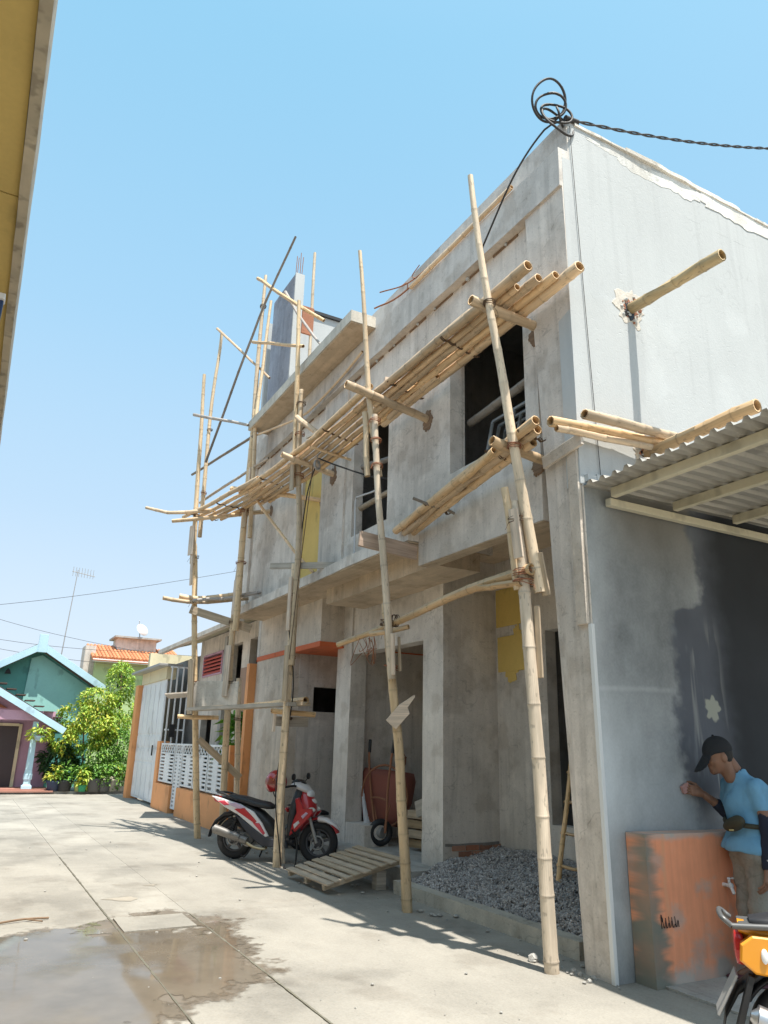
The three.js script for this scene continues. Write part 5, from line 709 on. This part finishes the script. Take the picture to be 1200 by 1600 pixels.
// ---------------------------------------------------------------- motorbikes
function scooter(t, P) { // own axes: x ahead, y up, z to its right; wheel centres at x = -.62 and .62
  const R = .275, wheel = (x, y, turn = 0) => { const tg = new THREE.TorusGeometry(R - .055, .056, 12, 36); const w = M('wheel', (() => { tg.scale(1, 1, .95); tg.rotateY(turn); tg.translate(x, y, 0); return tg; })(), P.rubber, t); const rim = new THREE.TorusGeometry(R - .105, .018, 8, 32); rim.scale(1, 1, 1.8); const sp = []; for (let i = 0; i < 5; i++) { const b = box(-.018, .018, .03, R - .10, -.016, .016, .004); b.rotateZ(i * 1.2566); sp.push(b); } const rg = join([rim, ...sp, (() => { const c = cyl([0, 0, -.06], [0, 0, .06], .045); return c; })()]); rg.rotateY(turn); rg.translate(x, y, 0); M('rim', rg, P.alloy, w); const ds = new THREE.TorusGeometry(.085, .012, 4, 24); ds.rotateY(turn); ds.translate(x, y, .055); M('brake_disc', ds, mSteelDull, w); };
  wheel(-.62, R); wheel(.64, R, .12);
  const sideP = (pts, z, d, m, n = 'side_panel', par = t) => { const o = []; for (const s of [-1, 1]) { const g = ext(pts, d, .010); g.translate(0, 0, -d / 2); g.translate(0, 0, s * z); o.push(M(n, g, m, par)); } return o; };
  // under body and engine
  M('frame_cover', loft([[-.66, .66, 0, .07, .09], [-.42, .60, 0, .13, .12], [-.22, .50, 0, .16, .13], [-.06, .40, 0, .14, .13], [.06, .34, 0, .07, .13]], 3), mBlack, t);
  M('engine', [box(-.56, -.22, .20, .36, -.13, .02, .03), cyl([-.38, .28, -.15], [-.38, .28, .10], .10, .10, 18), cyl([-.24, .28, 0], [-.10, .30, 0], .075, .075, 14), cyl([-.62, .275, -.14], [-.62, .275, -.06], .11, .11, 16)], mSteelDull, t);
  M('fan_cover', [cyl([-.36, .30, .10], [-.36, .30, .145], .095, .08, 20), cyl([-.36, .30, .145], [-.36, .30, .15], .05, .05, 14)], mat([.07, .07, .07], .5), t);
  M('muffler', [cyl([-.36, .26, .17], [-.86, .40, .19], .05, .062, 16), cyl([-.86, .40, .19], [-.89, .408, .19], .05, .02, 16)], P.pipe, t); M('heat_shield', [cyl([-.46, .305, .205], [-.80, .40, .225], .045, .05, 12)], P.pipe, t); M('exhaust_pipe', tube([[-.12, .22, .06], [-.1, .17, .12], [-.25, .19, .17], [-.42, .27, .17]], .02, 8), mat([.5, .42, .28], .4, { metalness: .7 }), t);
  M('kickstand', tube([[-.22, .22, -.12], [-.28, .1, -.2], [-.34, .01, -.27]], .012, 6), mBlack, t); M('centre_stand', tube([[-.3, .2, .1], [-.38, .06, .16], [-.44, .08, .16]], .011, 6), mBlack, t);
  M('shock', [cyl([-.64, .30, .115], [-.56, .60, .11], .022), ...Array.from({ length: 7 }, (_, i) => { const g = new THREE.TorusGeometry(.03, .008, 5, 12); g.rotateX(1.4); g.translate(-.63 + i * .009, .36 + i * .03, .114); return g; })], mBlack, t);
  M('rear_fender', [loft([[-.66, .60, 0, .03, .08], [-.80, .58, 0, .03, .075], [-.93, .48, 0, .025, .07], [-1.0, .36, 0, .02, .06], [-1.02, .28, 0, .012, .055]], 3), (() => { const g = new THREE.TorusGeometry(R + .035, .018, 5, 20, 1.7); g.scale(1, 1, 3.2); g.rotateZ(.9); g.translate(-.62, R, 0); return g; })()], mBlack, t);
  // tail
  sideP(P.tail, .115, .05, P.panel); if (P.lower) sideP(P.lower, .125, .04, mat([.03, .035, .05], .4), 'lower_panel'); if (P.decal) for (const [pts, m] of P.decal) sideP(pts, .149, .004, m, 'stripe');
  M('tail_core', loft([[-.90, .785, 0, .03, .06], [-.7, .74, 0, .06, .10], [-.4, .66, 0, .08, .115], [-.2, .56, 0, .08, .11]], 3), P.core, t);
  M('tail_light', loft(P.light, 2.6), mat([.5, .02, .02], .18), t); if (P.badge) M('reflector', (() => { const g = ell(P.badge, [.018, .036, .010]); g.rotateZ(0); return g; })(), mat([.85, .85, .85], .2), t);
  M('seat', loft([[-.84, .815, 0, .022, .075], [-.72, .82, 0, .04, .12], [-.5, .79, 0, .05, .14], [-.3, .745, 0, .05, .14], [-.14, .725, 0, .05, .11], [-.06, .71, 0, .03, .08]], 2.6), mat([.022, .022, .026], .55), t);
  if (!P.noRail) M('grab_rail', [tube([[-.56, .78, .13], [-.78, .86, .12], [-.92, .875, .06], [-.92, .875, -.06], [-.78, .86, -.12], [-.56, .78, -.13]], .015, 8, 40)], P.rail ?? mBlack, t);
  // floor, leg shield, front
  M('footboard', [box(-.08, .26, .29, .335, -.15, .15, .015), loft([[-.1, .29, 0, .05, .12], [.1, .26, 0, .05, .13], [.28, .28, 0, .04, .11]], 3)], mat([.06, .06, .065], .7), t);
  M('leg_shield', loft([[.33, .26, 0, .05, .15], [.42, .27, 0, .06, .19], [.60, .28, 0, .07, .215], [.76, .31, 0, .07, .20], [.90, .34, 0, .07, .14], [.98, .345, 0, .05, .09]].map(([y, x, z, a, b]) => [y, x, z, a, b]), 2.8, 20, 'y'), P.inner, t);
  M('front_cowl', loft([[.50, .40, 0, .05, .09], [.58, .44, 0, .09, .15], [.68, .46, 0, .13, .165], [.78, .45, 0, .13, .15], [.88, .42, 0, .11, .11], [.96, .385, 0, .07, .07]], 2.2, 20, 'y'), P.main, t);
  sideP([[.27, .36], [.36, .42], [.50, .55], [.60, .66], [.58, .72], [.46, .72], [.38, .86], [.33, .84], [.36, .66], [.30, .52]], .165, .035, P.main, 'front_panel'); if (P.decal2) for (const [pts, m] of P.decal2) sideP(pts, .187, .004, m, 'stripe');
  M('indicator', [ell([.55, .70, .11], [.06, .035, .05]), ell([.55, .70, -.11], [.06, .035, .05])], mat([.75, .72, .66], .15), t); M('headlight', ell([.49, .90, 0], [.055, .06, .10]), mat([.8, .82, .84], .1), t); M('nose', loft([[.36, .86, 0, .05, .09], [.46, .85, 0, .05, .10], [.55, .81, 0, .03, .07], [.58, .79, 0, .012, .04]], 2.6), P.nose, t);
  M('handlebar_cover', loft([[.20, 1.0, 0, .02, .08], [.27, 1.02, 0, .045, .15], [.36, 1.0, 0, .06, .17], [.44, .965, 0, .055, .12], [.49, .94, 0, .03, .07]], 2.4), P.cover, t); M('dash', loft([[.21, 1.05, 0, .012, .05], [.28, 1.07, 0, .03, .085], [.36, 1.06, 0, .03, .08], [.41, 1.04, 0, .012, .04]], 2.4), mBlackGloss, t);
  for (const s of [-1, 1]) { M('handlebar', tube([[.33, 1.0, s * .13], [.30, 1.01, s * .22], [.24, 1.0, s * .34]], .016, 8), mBlack, t); M('brake_lever', tube([[.35, 1.0, s * .19], [.36, .99, s * .27], [.31, .97, s * .36]], .007, 6), mSteel, t); const m = M('mirror', loft([[-.014, 1.13, s * .30, .02, .03], [-.004, 1.13, s * .30, .045, .065], [.012, 1.13, s * .30, .045, .065], [.022, 1.13, s * .30, .03, .04]].map((q) => [q[0] + .33, ...q.slice(1)]), 2.2), mBlack, t); M('mirror_stalk', tube([[.31, 1.02, s * .18], [.32, 1.07, s * .24], [.335, 1.11, s * .29]], .007, 6), mBlack, m); }
  // fork, front fender
  for (const s of [-1, 1]) M('fork', cyl([.64, .275, s * .085], [.50, .66, s * .08], .022, .024), mSteelDull, t);
  M('front_fender', (() => { const g = new THREE.TorusGeometry(R + .035, .02, 6, 26, 2.1); g.scale(1, 1, 3.6); g.rotateZ(.45); g.translate(.64, R, 0); return g; })(), P.main, t); M('fender_tip', loft([[.64, .58, 0, .04, .085], [.76, .565, 0, .035, .08], [.88, .51, 0, .025, .06], [.93, .46, 0, .012, .03]], 2.6), P.nose, t);
}
{ const t = local('motorbike', 'red and white motor scooter parked behind the bamboo pole with the black cable', 'motorbike', [3.955, 0, -10.30], Math.atan2(-.68, .73));
  const red = new THREE.MeshPhysicalMaterial({ color: C(.48, .022, .03), roughness: .3, clearcoat: .7, clearcoatRoughness: .1 }), wh = new THREE.MeshPhysicalMaterial({ color: C(.74, .72, .73), roughness: .32, clearcoat: .5 }), pk = new THREE.MeshStandardMaterial({ color: C(.58, .06, .09), roughness: .4 }), lil = new THREE.MeshStandardMaterial({ color: C(.55, .42, .55), roughness: .4 });
  const tail = [[-.97, .83], [-.80, .80], [-.52, .735], [-.30, .64], [-.16, .50], [-.05, .335], [-.10, .32], [-.30, .44], [-.55, .60], [-.76, .69]];
  scooter(t, { rubber: mat([.025, .025, .027], .8), alloy: mat([.10, .10, .11], .5, { metalness: .4 }), pipe: mat([.22, .21, .20], .55, { metalness: .6 }), tail, panel: wh, core: mBlack, lower: [[-.58, .60], [-.30, .44], [-.08, .31], [.22, .30], [.24, .20], [-.14, .20], [-.30, .30], [-.46, .44]],
    decal: [[[[-.72, .735], [-.50, .66], [-.42, .69], [-.58, .755]], lil], [[[-.60, .665], [-.46, .70], [-.33, .60], [-.24, .52], [-.27, .49], [-.42, .57]], red], [[[-.30, .50], [-.20, .50], [-.10, .37], [-.13, .35]], pk], [[[-.86, .765], [-.74, .775], [-.66, .72], [-.76, .71]], pk]],
    decal2: [[[[.34, .45], [.42, .53], [.40, .57], [.32, .51]], wh], [[[.46, .58], [.54, .66], [.50, .68], [.43, .62]], lil]],
    light: [[-.985, .80, 0, .02, .05], [-.96, .79, 0, .045, .075], [-.88, .775, 0, .05, .085], [-.84, .77, 0, .02, .06]], main: red, inner: mat([.04, .04, .045], .5), nose: wh, cover: wh }); t.scale.setScalar(.96); }
{ const h = thing('helmet', 'glossy red helmet hanging on the far mirror of the red motor scooter', 'helmet', [3.98, .8, -10.55]); const hc = [4.02, .985, -10.58];
  const g = skin((x, y, z) => { const p = [x - hc[0], y - hc[1], z - hc[2]]; return Math.max(elld(p, [0, 0, 0], [.155, .17, .14]), -elld(p, [.05, -.18, .03], [.14, .13, .12]), -(y - hc[1] + .13)); }, hc.map((v) => v - .2), hc.map((v) => v + .2), .012); M('shell', g, new THREE.MeshPhysicalMaterial({ color: C(.5, .03, .03), roughness: .2, clearcoat: 1 }), h); M('visor', (() => { const v = new THREE.SphereGeometry(.158, 18, 8, -.4, 1.6, 1.2, .55); v.translate(...hc); return v; })(), mat([.30, .08, .06], .1), h); M('strap', tube([[hc[0] - .05, hc[1] - .1, hc[2]], [hc[0], hc[1] - .2, hc[2] + .02], [hc[0] + .06, hc[1] - .1, hc[2] + .03]], .008, 5), mBlack, h); M('stripe', (() => { const v = new THREE.TorusGeometry(.163, .006, 5, 24, 2.6); v.rotateY(.8); v.rotateX(.5); v.translate(...hc); return v; })(), mat([.75, .2, .06], .3), h); }
{ const t = local('motorbike', 'dark blue motor scooter half hidden behind the door column and red scooter', 'motorbike', [5.15, 0, -11.15], -.15); const bl = mat([.03, .035, .10], .4);
  scooter(t, { rubber: mBlack, alloy: mSteelDull, pipe: mSteelDull, tail: [[-.97, .83], [-.80, .80], [-.52, .735], [-.30, .64], [-.16, .50], [-.05, .335], [-.30, .44], [-.55, .60], [-.76, .69]], panel: bl, core: mBlack, light: [[-.985, .80, 0, .02, .05], [-.96, .79, 0, .045, .075], [-.88, .775, 0, .05, .085]], main: bl, inner: mBlack, nose: bl, cover: mBlack }); t.scale.setScalar(.72); }
{ const t = local('motorbike', 'bright orange motorbike with red tail light and grey rail, cut by the right edge', 'motorbike', [4.045, 0, -2.165], -.86); const og = new THREE.MeshPhysicalMaterial({ color: C(.86, .34, .015), roughness: .28, clearcoat: .8 });
  scooter(t, { rubber: mBlack, alloy: mSteel, pipe: mSteel, tail: [[-.90, .72], [-.84, .765], [-.55, .765], [-.25, .74], [-.08, .62], [-.10, .55], [-.40, .575], [-.70, .575], [-.84, .585], [-.91, .64]], panel: og, core: og, light: [[-.928, .68, 0, .045, .06], [-.92, .68, 0, .08, .085], [-.89, .68, 0, .085, .095], [-.875, .68, 0, .06, .10]], badge: [-.79, .675, .155], main: og, inner: mBlack, nose: mSteelDull, cover: mSteelDull, noRail: true });
  M('carrier', [tube([[-.93, .80, .13], [-.6, .815, .14], [-.3, .80, .13]], .016, 8), tube([[-.93, .80, .13], [-.98, .84, .11], [-.98, .84, -.11], [-.93, .80, -.13]], .014, 8), box(-.9, -.45, .79, .812, -.12, .12, .008)], mat([.14, .14, .14], .45, { metalness: .4 }), t);
  M('cover_bolt', [cyl([-.52, .665, .14], [-.52, .665, .156], .02), cyl([-.52, .665, .156], [-.52, .665, .16], .010)], mSteel, t); M('chain_case', loft([[-.80, .27, .12, .05, .02], [-.66, .275, .125, .11, .025], [-.5, .28, .125, .11, .025], [-.2, .29, .12, .06, .02]], 2.6), mat([.62, .62, .60], .3, { metalness: .7 }), t);
  t.scale.setScalar(.90); M('plate_bracket', bar([-.93, .56, 0], [-1.04, .36, 0], .18, .014, V(-1, 0, 0)), mSteelDull, t); M('rear_stay', bar([-.86, .57, .1], [-1.02, .10, .1], .03, .07, V(0, 0, 1)), mBlack, t); }

// ---------------------------------------------------------------- the man finishing the side wall
{
  const person = thing('person', 'man in black cap, light blue shirt and waist bag, smoothing the dark side wall', 'person', [5.16, 0, -3.9]);
  const skinM = mat([.30, .15, .09], .5, { map: paintMap }), sub = (a, b) => a.map((v, i) => v - b[i]), nrm = (a) => { const l = Math.hypot(...a); return a.map((v) => v / l); }, crs = (a, b) => [a[1] * b[2] - a[2] * b[1], a[2] * b[0] - a[0] * b[2], a[0] * b[1] - a[1] * b[0]], dot = (a, b) => a[0] * b[0] + a[1] * b[1] + a[2] * b[2], ma = (a, ...t) => { const r = [...a]; for (const [k, v] of t) for (let i = 0; i < 3; i++) r[i] += k * v[i]; return r; };
  const J = { neck: [5.185, 1.37, -3.955], chest: [5.20, 1.17, -3.925], belly: [5.175, .99, -3.915], pelvis: [5.18, .86, -3.905], shL: [5.125, 1.275, -3.755], shR: [5.265, 1.29, -4.085], elL: [5.105, 1.00, -3.69], wrL: [5.045, .765, -3.685], elR: [5.275, 1.085, -4.14], wrR: [5.105, 1.215, -4.215], hipL: [5.13, .84, -3.815], hipR: [5.215, .84, -3.985], knL: [5.105, .47, -3.80], knR: [5.195, .47, -3.985], anL: [5.14, .085, -3.79], anR: [5.235, .085, -3.985] };
  const left = nrm([-.40, -.02, .91]), fwd = nrm(crs(left, [0, 1, 0]));
  const torso = (p, e) => { // flattened along the way he faces
    let d = 9; for (const [a, b, ra, rb] of [[J.pelvis, J.belly, .118, .112], [J.belly, J.chest, .112, .125], [J.chest, J.neck, .118, .055]]) { const m = a.map((v, i) => (v + b[i]) / 2); const q = sub(p, m), f = dot(q, fwd), s = dot(q, left), r = ma(m, [f * 1.12, fwd], [s * .72, left], [q[1], [0, 1, 0]]); r[1] = p[1]; d = smin(d, cap(r, a, b, ra, rb) * .85, .05); }
    d = smin(d, cap(p, J.shL, J.shR, .062, .062), .06); return d - e; };
  const body = (x, y, z) => { const p = [x, y, z]; let d = torso(p, -.012);
    for (const [a, b, ra, rb] of [[J.shL, J.elL, .052, .042], [J.elL, J.wrL, .042, .027], [J.shR, J.elR, .052, .042], [J.elR, J.wrR, .042, .027], [J.hipL, J.knL, .085, .055], [J.knL, J.anL, .055, .038], [J.hipR, J.knR, .085, .055], [J.knR, J.anR, .055, .038], [J.anL, ma(J.anL, [.15, fwd], [-.05, [0, 1, 0]]), .036, .024], [J.anR, ma(J.anR, [.15, fwd], [-.05, [0, 1, 0]]), .036, .024], [J.neck, ma(J.neck, [.06, fwd], [.09, [0, 1, 0]]), .052, .05]]) d = smin(d, cap(p, a, b, ra, rb), .025); return d; };
  // head in its own axes: ahead, up, left
  const hc = [5.045, 1.505, -4.0], hf = nrm([-.84, -.22, -.42]), hl = nrm(ma(left, [-dot(left, hf), hf])), hu = crs(hf, hl), toH = (x, y, z) => { const q = sub([x, y, z], hc); return [dot(q, hf), dot(q, hu), dot(q, hl)]; }, frH = (a, b, c) => ma(hc, [a, hf], [b, hu], [c, hl]);
  const head = (x, y, z) => { const p = toH(x, y, z), m = [p[0], p[1], Math.abs(p[2])]; let d = elld(p, [-.005, .02, 0], [.098, .105, .076]); d = smin(d, elld(p, [.028, -.045, 0], [.066, .078, .058]), .03); d = smin(d, elld(p, [.068, -.105, 0], [.026, .022, .028]), .025); d = smin(d, cap(p, [.088, .0, 0], [.108, -.034, 0], .009, .014), .012); d = smin(d, elld(m, [.062, -.03, .036], [.028, .022, .02]), .02); d = smin(d, elld(m, [.082, .016, .026], [.018, .010, .026]), .014);
    d = Math.max(d, -elld(m, [.096, -.004, .031], [.014, .010, .015])); d = smin(d, elld(p, [.086, -.064, 0], [.014, .006, .022]), .006); d = smin(d, elld(p, [.083, -.078, 0], [.014, .007, .020]), .006); d = smin(d, elld(m, [-.008, -.018, .078], [.022, .034, .010]), .008); d = smin(d, cap(p, [-.02, -.06, 0], [-.05, -.17, 0], .052, .052), .03); return d; };
  const hand = (w, d, n, thumbSide, curl) => { d = nrm(d); n = nrm(ma(n, [-dot(n, d), d])); const s = crs(d, n).map((v) => v * thumbSide), C = [];  // s points to the thumb
    const spec = [[.030, .078, .088, .026, .022, .019, .0092], [.010, .084, .090, .030, .024, .020, .0095], [-.010, .082, .086, .028, .023, .019, .009], [-.029, .076, .078, .021, .018, .016, .008]];
    for (const [o, k0, , l1, l2, l3, r] of spec) { const kn = ma(w, [k0, d], [o, s]), root = ma(w, [.012, d], [o * .55, s]); C.push([root, kn, .0135, .0125, 0]); let a = kn, t = curl; for (const l of [l1 * 1.35, l2 * 1.25, l3 * 1.2]) { const dd = ma([0, 0, 0], [Math.cos(t), d], [Math.sin(t), n], [o * 1.6, s]); const b = ma(a, [l, dd]); C.push([a, b, r, r * .92, 1]); a = b; t += curl * .9; } }
    const t0 = ma(w, [.022, d], [.024, s]), t1 = ma(t0, [.030, d], [.030, s], [.012, n]), t2 = ma(t1, [.030, d], [.010, s], [.012 + .02 * curl, n]), t3 = ma(t2, [.024, d], [-.002, s], [.010 + .02 * curl, n]); C.push([t0, t1, .015, .0125, 0], [t1, t2, .0115, .0105, 1], [t2, t3, .0105, .009, 1], [w, ma(w, [.03, d]), .026, .024, 0]);
    return (x, y, z) => { let palm = 9, f = 9; for (const [a, b, ra, rb, k] of C) { const q = cap([x, y, z], a, b, ra, rb); if (k) f = Math.min(f, smin(f, q, .003)); else palm = smin(palm, q, .014); } return smin(palm, f, .006); }; };
  const hR = ma(J.wrR, [.012, nrm(sub([5.0, 1.25, -4.26], J.wrR))]), hL = ma(J.wrL, [.012, nrm(sub(J.wrL, J.elL))]);
  const hr = hand(hR, [-.9, .30, -.34], [.1, -.1, -1], -1, .42), hlh = hand(hL, [-.22, -.95, -.05], [-.15, .05, -1], 1, .38), around = (c, r) => [c.map((v) => v - r), c.map((v) => v + r)];
  M('body', [skin(body, [4.9, .0, -4.3], [5.5, 1.5, -3.55], .013), skin(head, ...around(hc, .20), .0055), skin(hr, ...around(ma(hR, [-.07, [1, 0, 0]]), .14), .0038), skin(hlh, ...around(ma(hL, [-.09, [0, 1, 0]]), .14), .0038)], skinM, person);
  const fold = (x, y, z, k) => (n3(x * 7, y * 6, z * 7 + k) - .5) * .030 + (.5 - Math.abs(n3(x * 11 + y * 5, y * 12 - x * 4, z * 11 + k) * 2 - 1)) * .017;
  const blue = mat([.20, .45, .68], .9, { map: paintMap, bumpMap: plBump, bumpScale: .003 }), navy = mat([.018, .022, .040], .9), grey = plaster([.36, .345, .31]);
  const shirt = (x, y, z) => { const p = [x, y, z]; let d = torso(p, .010 + .05 * sst(1.0, .86, y)); for (const [a, b] of [[J.shL, J.elL], [J.shR, J.elR]]) d = smin(d, cap(p, a, ma(a, [.42, sub(b, a)]), .066, .064), .03); d += fold(x, y, z, 3) * .8; const nk = ma(J.neck, [.02, fwd], [.03, [0, 1, 0]]); d = Math.max(d, -(Math.hypot(x - nk[0], y - nk[1], z - nk[2]) - .068)); return Math.max(d, .835 + .02 * n3(x * 8, 2, z * 8) - y); };
  M('shirt', skin(shirt, [4.9, .8, -4.29], [5.5, 1.46, -3.58], .0095), blue, person);
  M('collar', (() => { const g = new THREE.TorusGeometry(.062, .010, 8, 24); const q = new THREE.Quaternion().setFromUnitVectors(V(0, 0, 1), V(...nrm(ma([0, .9, 0], [.55, fwd])))); g.applyQuaternion(q); g.translate(...ma(J.neck, [.022, fwd], [.012, [0, 1, 0]])); return g; })(), navy, person);
  for (const [a, b, c] of [[J.shL, J.elL, J.wrL], [J.shR, J.elR, J.wrR]]) { const s0 = ma(a, [.46, sub(b, a)]), end = c === J.wrR ? ma(b, [.45, sub(c, b)]) : ma(b, [.93, sub(c, b)]); M('sleeve', skin((x, y, z) => smin(cap([x, y, z], s0, b, .052, .052), cap([x, y, z], b, end, .054, c === J.wrR ? .046 : .042), .03) + fold(x, y, z, 8) * .7, [4.9, .7, -4.295], [5.42, 1.4, -3.58], .010), navy, person); }
  const tr = (x, y, z) => { const p = [x, y, z]; let d = smin(cap(p, J.hipL, J.knL, .105, .088), cap(p, J.knL, ma(J.anL, [-.03, [0, 1, 0]]), .088, .078), .04), e = smin(cap(p, J.hipR, J.knR, .105, .088), cap(p, J.knR, ma(J.anR, [-.03, [0, 1, 0]]), .088, .078), .04); d = smin(d, e, .02); d = smin(d, cap(p, J.hipL, J.hipR, .115, .115), .05); d += fold(x, y, z, 15); return Math.max(Math.max(d, y - .93), .05 - y); };
  M('trousers', skin(tr, [4.9, .0, -4.16], [5.45, .96, -3.6], .011), grey, person);
  for (const a of [J.anL, J.anR]) M('sandal', skin((x, y, z) => { const p = [x, y, z]; let d = cap([x, y * 2.2, z], ma([a[0], .04, a[2]], [-.05, fwd]), ma([a[0], .04, a[2]], [.20, fwd]), .048, .05); return Math.max(d, -y + .016); }, [4.85, 0, -4.2], [5.4, .1, -3.65], .010), mat([.11, .04, .05], .7), person);
  // cap and hair
  const capf = (x, y, z) => { const p = toH(x, y, z); let d = Math.max(elld(p, [-.006, .028, 0], [.112, .112, .090]), -(p[1] - .022 - .25 * Math.max(0, -p[0]) * -.2)); const br = [p[0], p[1] + 5 * p[2] * p[2] + .9 * Math.max(0, p[0] - .08), p[2]]; d = smin(d, elld(br, [.125, .034, 0], [.085, .0105, .078]), .01); return d; };
  const cp = M('cap', skin(capf, ...around(hc, .24), .006), mat([.016, .017, .020], .85), person); M('button', ell(frH(-.006, .142, 0), [.010, .010, .010], 10, 8), mat([.016, .017, .020], .85), cp);
  M('hair', skin((x, y, z) => { const p = toH(x, y, z); return Math.max(elld(p, [-.026, .0, 0], [.084, .080, .080]), p[0] + .012 - .3 * p[1]) - .002 * Math.sin(p[2] * 600); }, ...around(hc, .16), .006), mat([.012, .011, .010], .7), person);
  for (const s of [-1, 1]) { const e = M('eye', ell(frH(.086, -.004, .031 * s), [.0105, .0105, .0105], 12, 8), mat([.7, .66, .6], .3), person); M('iris', ell(frH(.0955, -.006, .031 * s), [.0042, .0055, .0042], 10, 8), mBlackGloss, e); }
  // bag worn round the waist
  const olive = mat([.055, .050, .030], .75), wc = ma(J.belly, [.045, [0, 1, 0]]);
  M('waist_bag', [skin((x, y, z) => { const q = sub([x, y, z], ma(wc, [.135, fwd], [.075, left])), f = dot(q, fwd), s = dot(q, left), u = q[1] - s * .22; return elld([f, u, s], [0, 0, 0], [.048, .052, .135]) + (n3(x * 14, y * 14, z * 14) - .5) * .012; }, ma(wc, [-.32, [1, 1, 1]]), ma(wc, [.32, [1, 1, 1]]), .009), (() => { const g = new THREE.TorusGeometry(1, .10, 6, 40); g.scale(.135, .185, .19); g.applyMatrix4(new THREE.Matrix4().makeBasis(V(...fwd), V(...left), V(0, 1, 0))); g.rotateX(.05); g.translate(...wc); return g; })()], olive, person);
  M('zip_pull', bar(ma(wc, [.19, fwd], [.10, left], [-.04, [0, 1, 0]]), ma(wc, [.185, fwd], [.14, left], [-.035, [0, 1, 0]]), .012, .01), mat([.6, .5, .2], .4), person);
  M('cuff_mark', Array.from({ length: 3 }, (_, i) => bar(ma(J.wrL, [.05, [0, 1, 0]], [.043, left], [(i - 1) * .02, fwd]), ma(J.wrL, [.062, [0, 1, 0]], [.043, left], [(i - 1) * .02 + .008, fwd]), .006, .004)), mWhite, person);
  solo('sponge', 'small pink and black sponge pressed to the wall by the man', 'sponge', [(() => { const g = new RoundedBoxGeometry(.075, .06, .022, 3, .008); g.rotateZ(.4); g.translate(4.985, 1.255, -4.284); return uvw(g); })(), (() => { const g = new RoundedBoxGeometry(.078, .062, .008, 2, .003); g.rotateZ(.4); g.translate(4.985, 1.255, -4.271); return uvw(g); })()], plaster([.62, .36, .34]));
}

renderer.render(scene, camera);
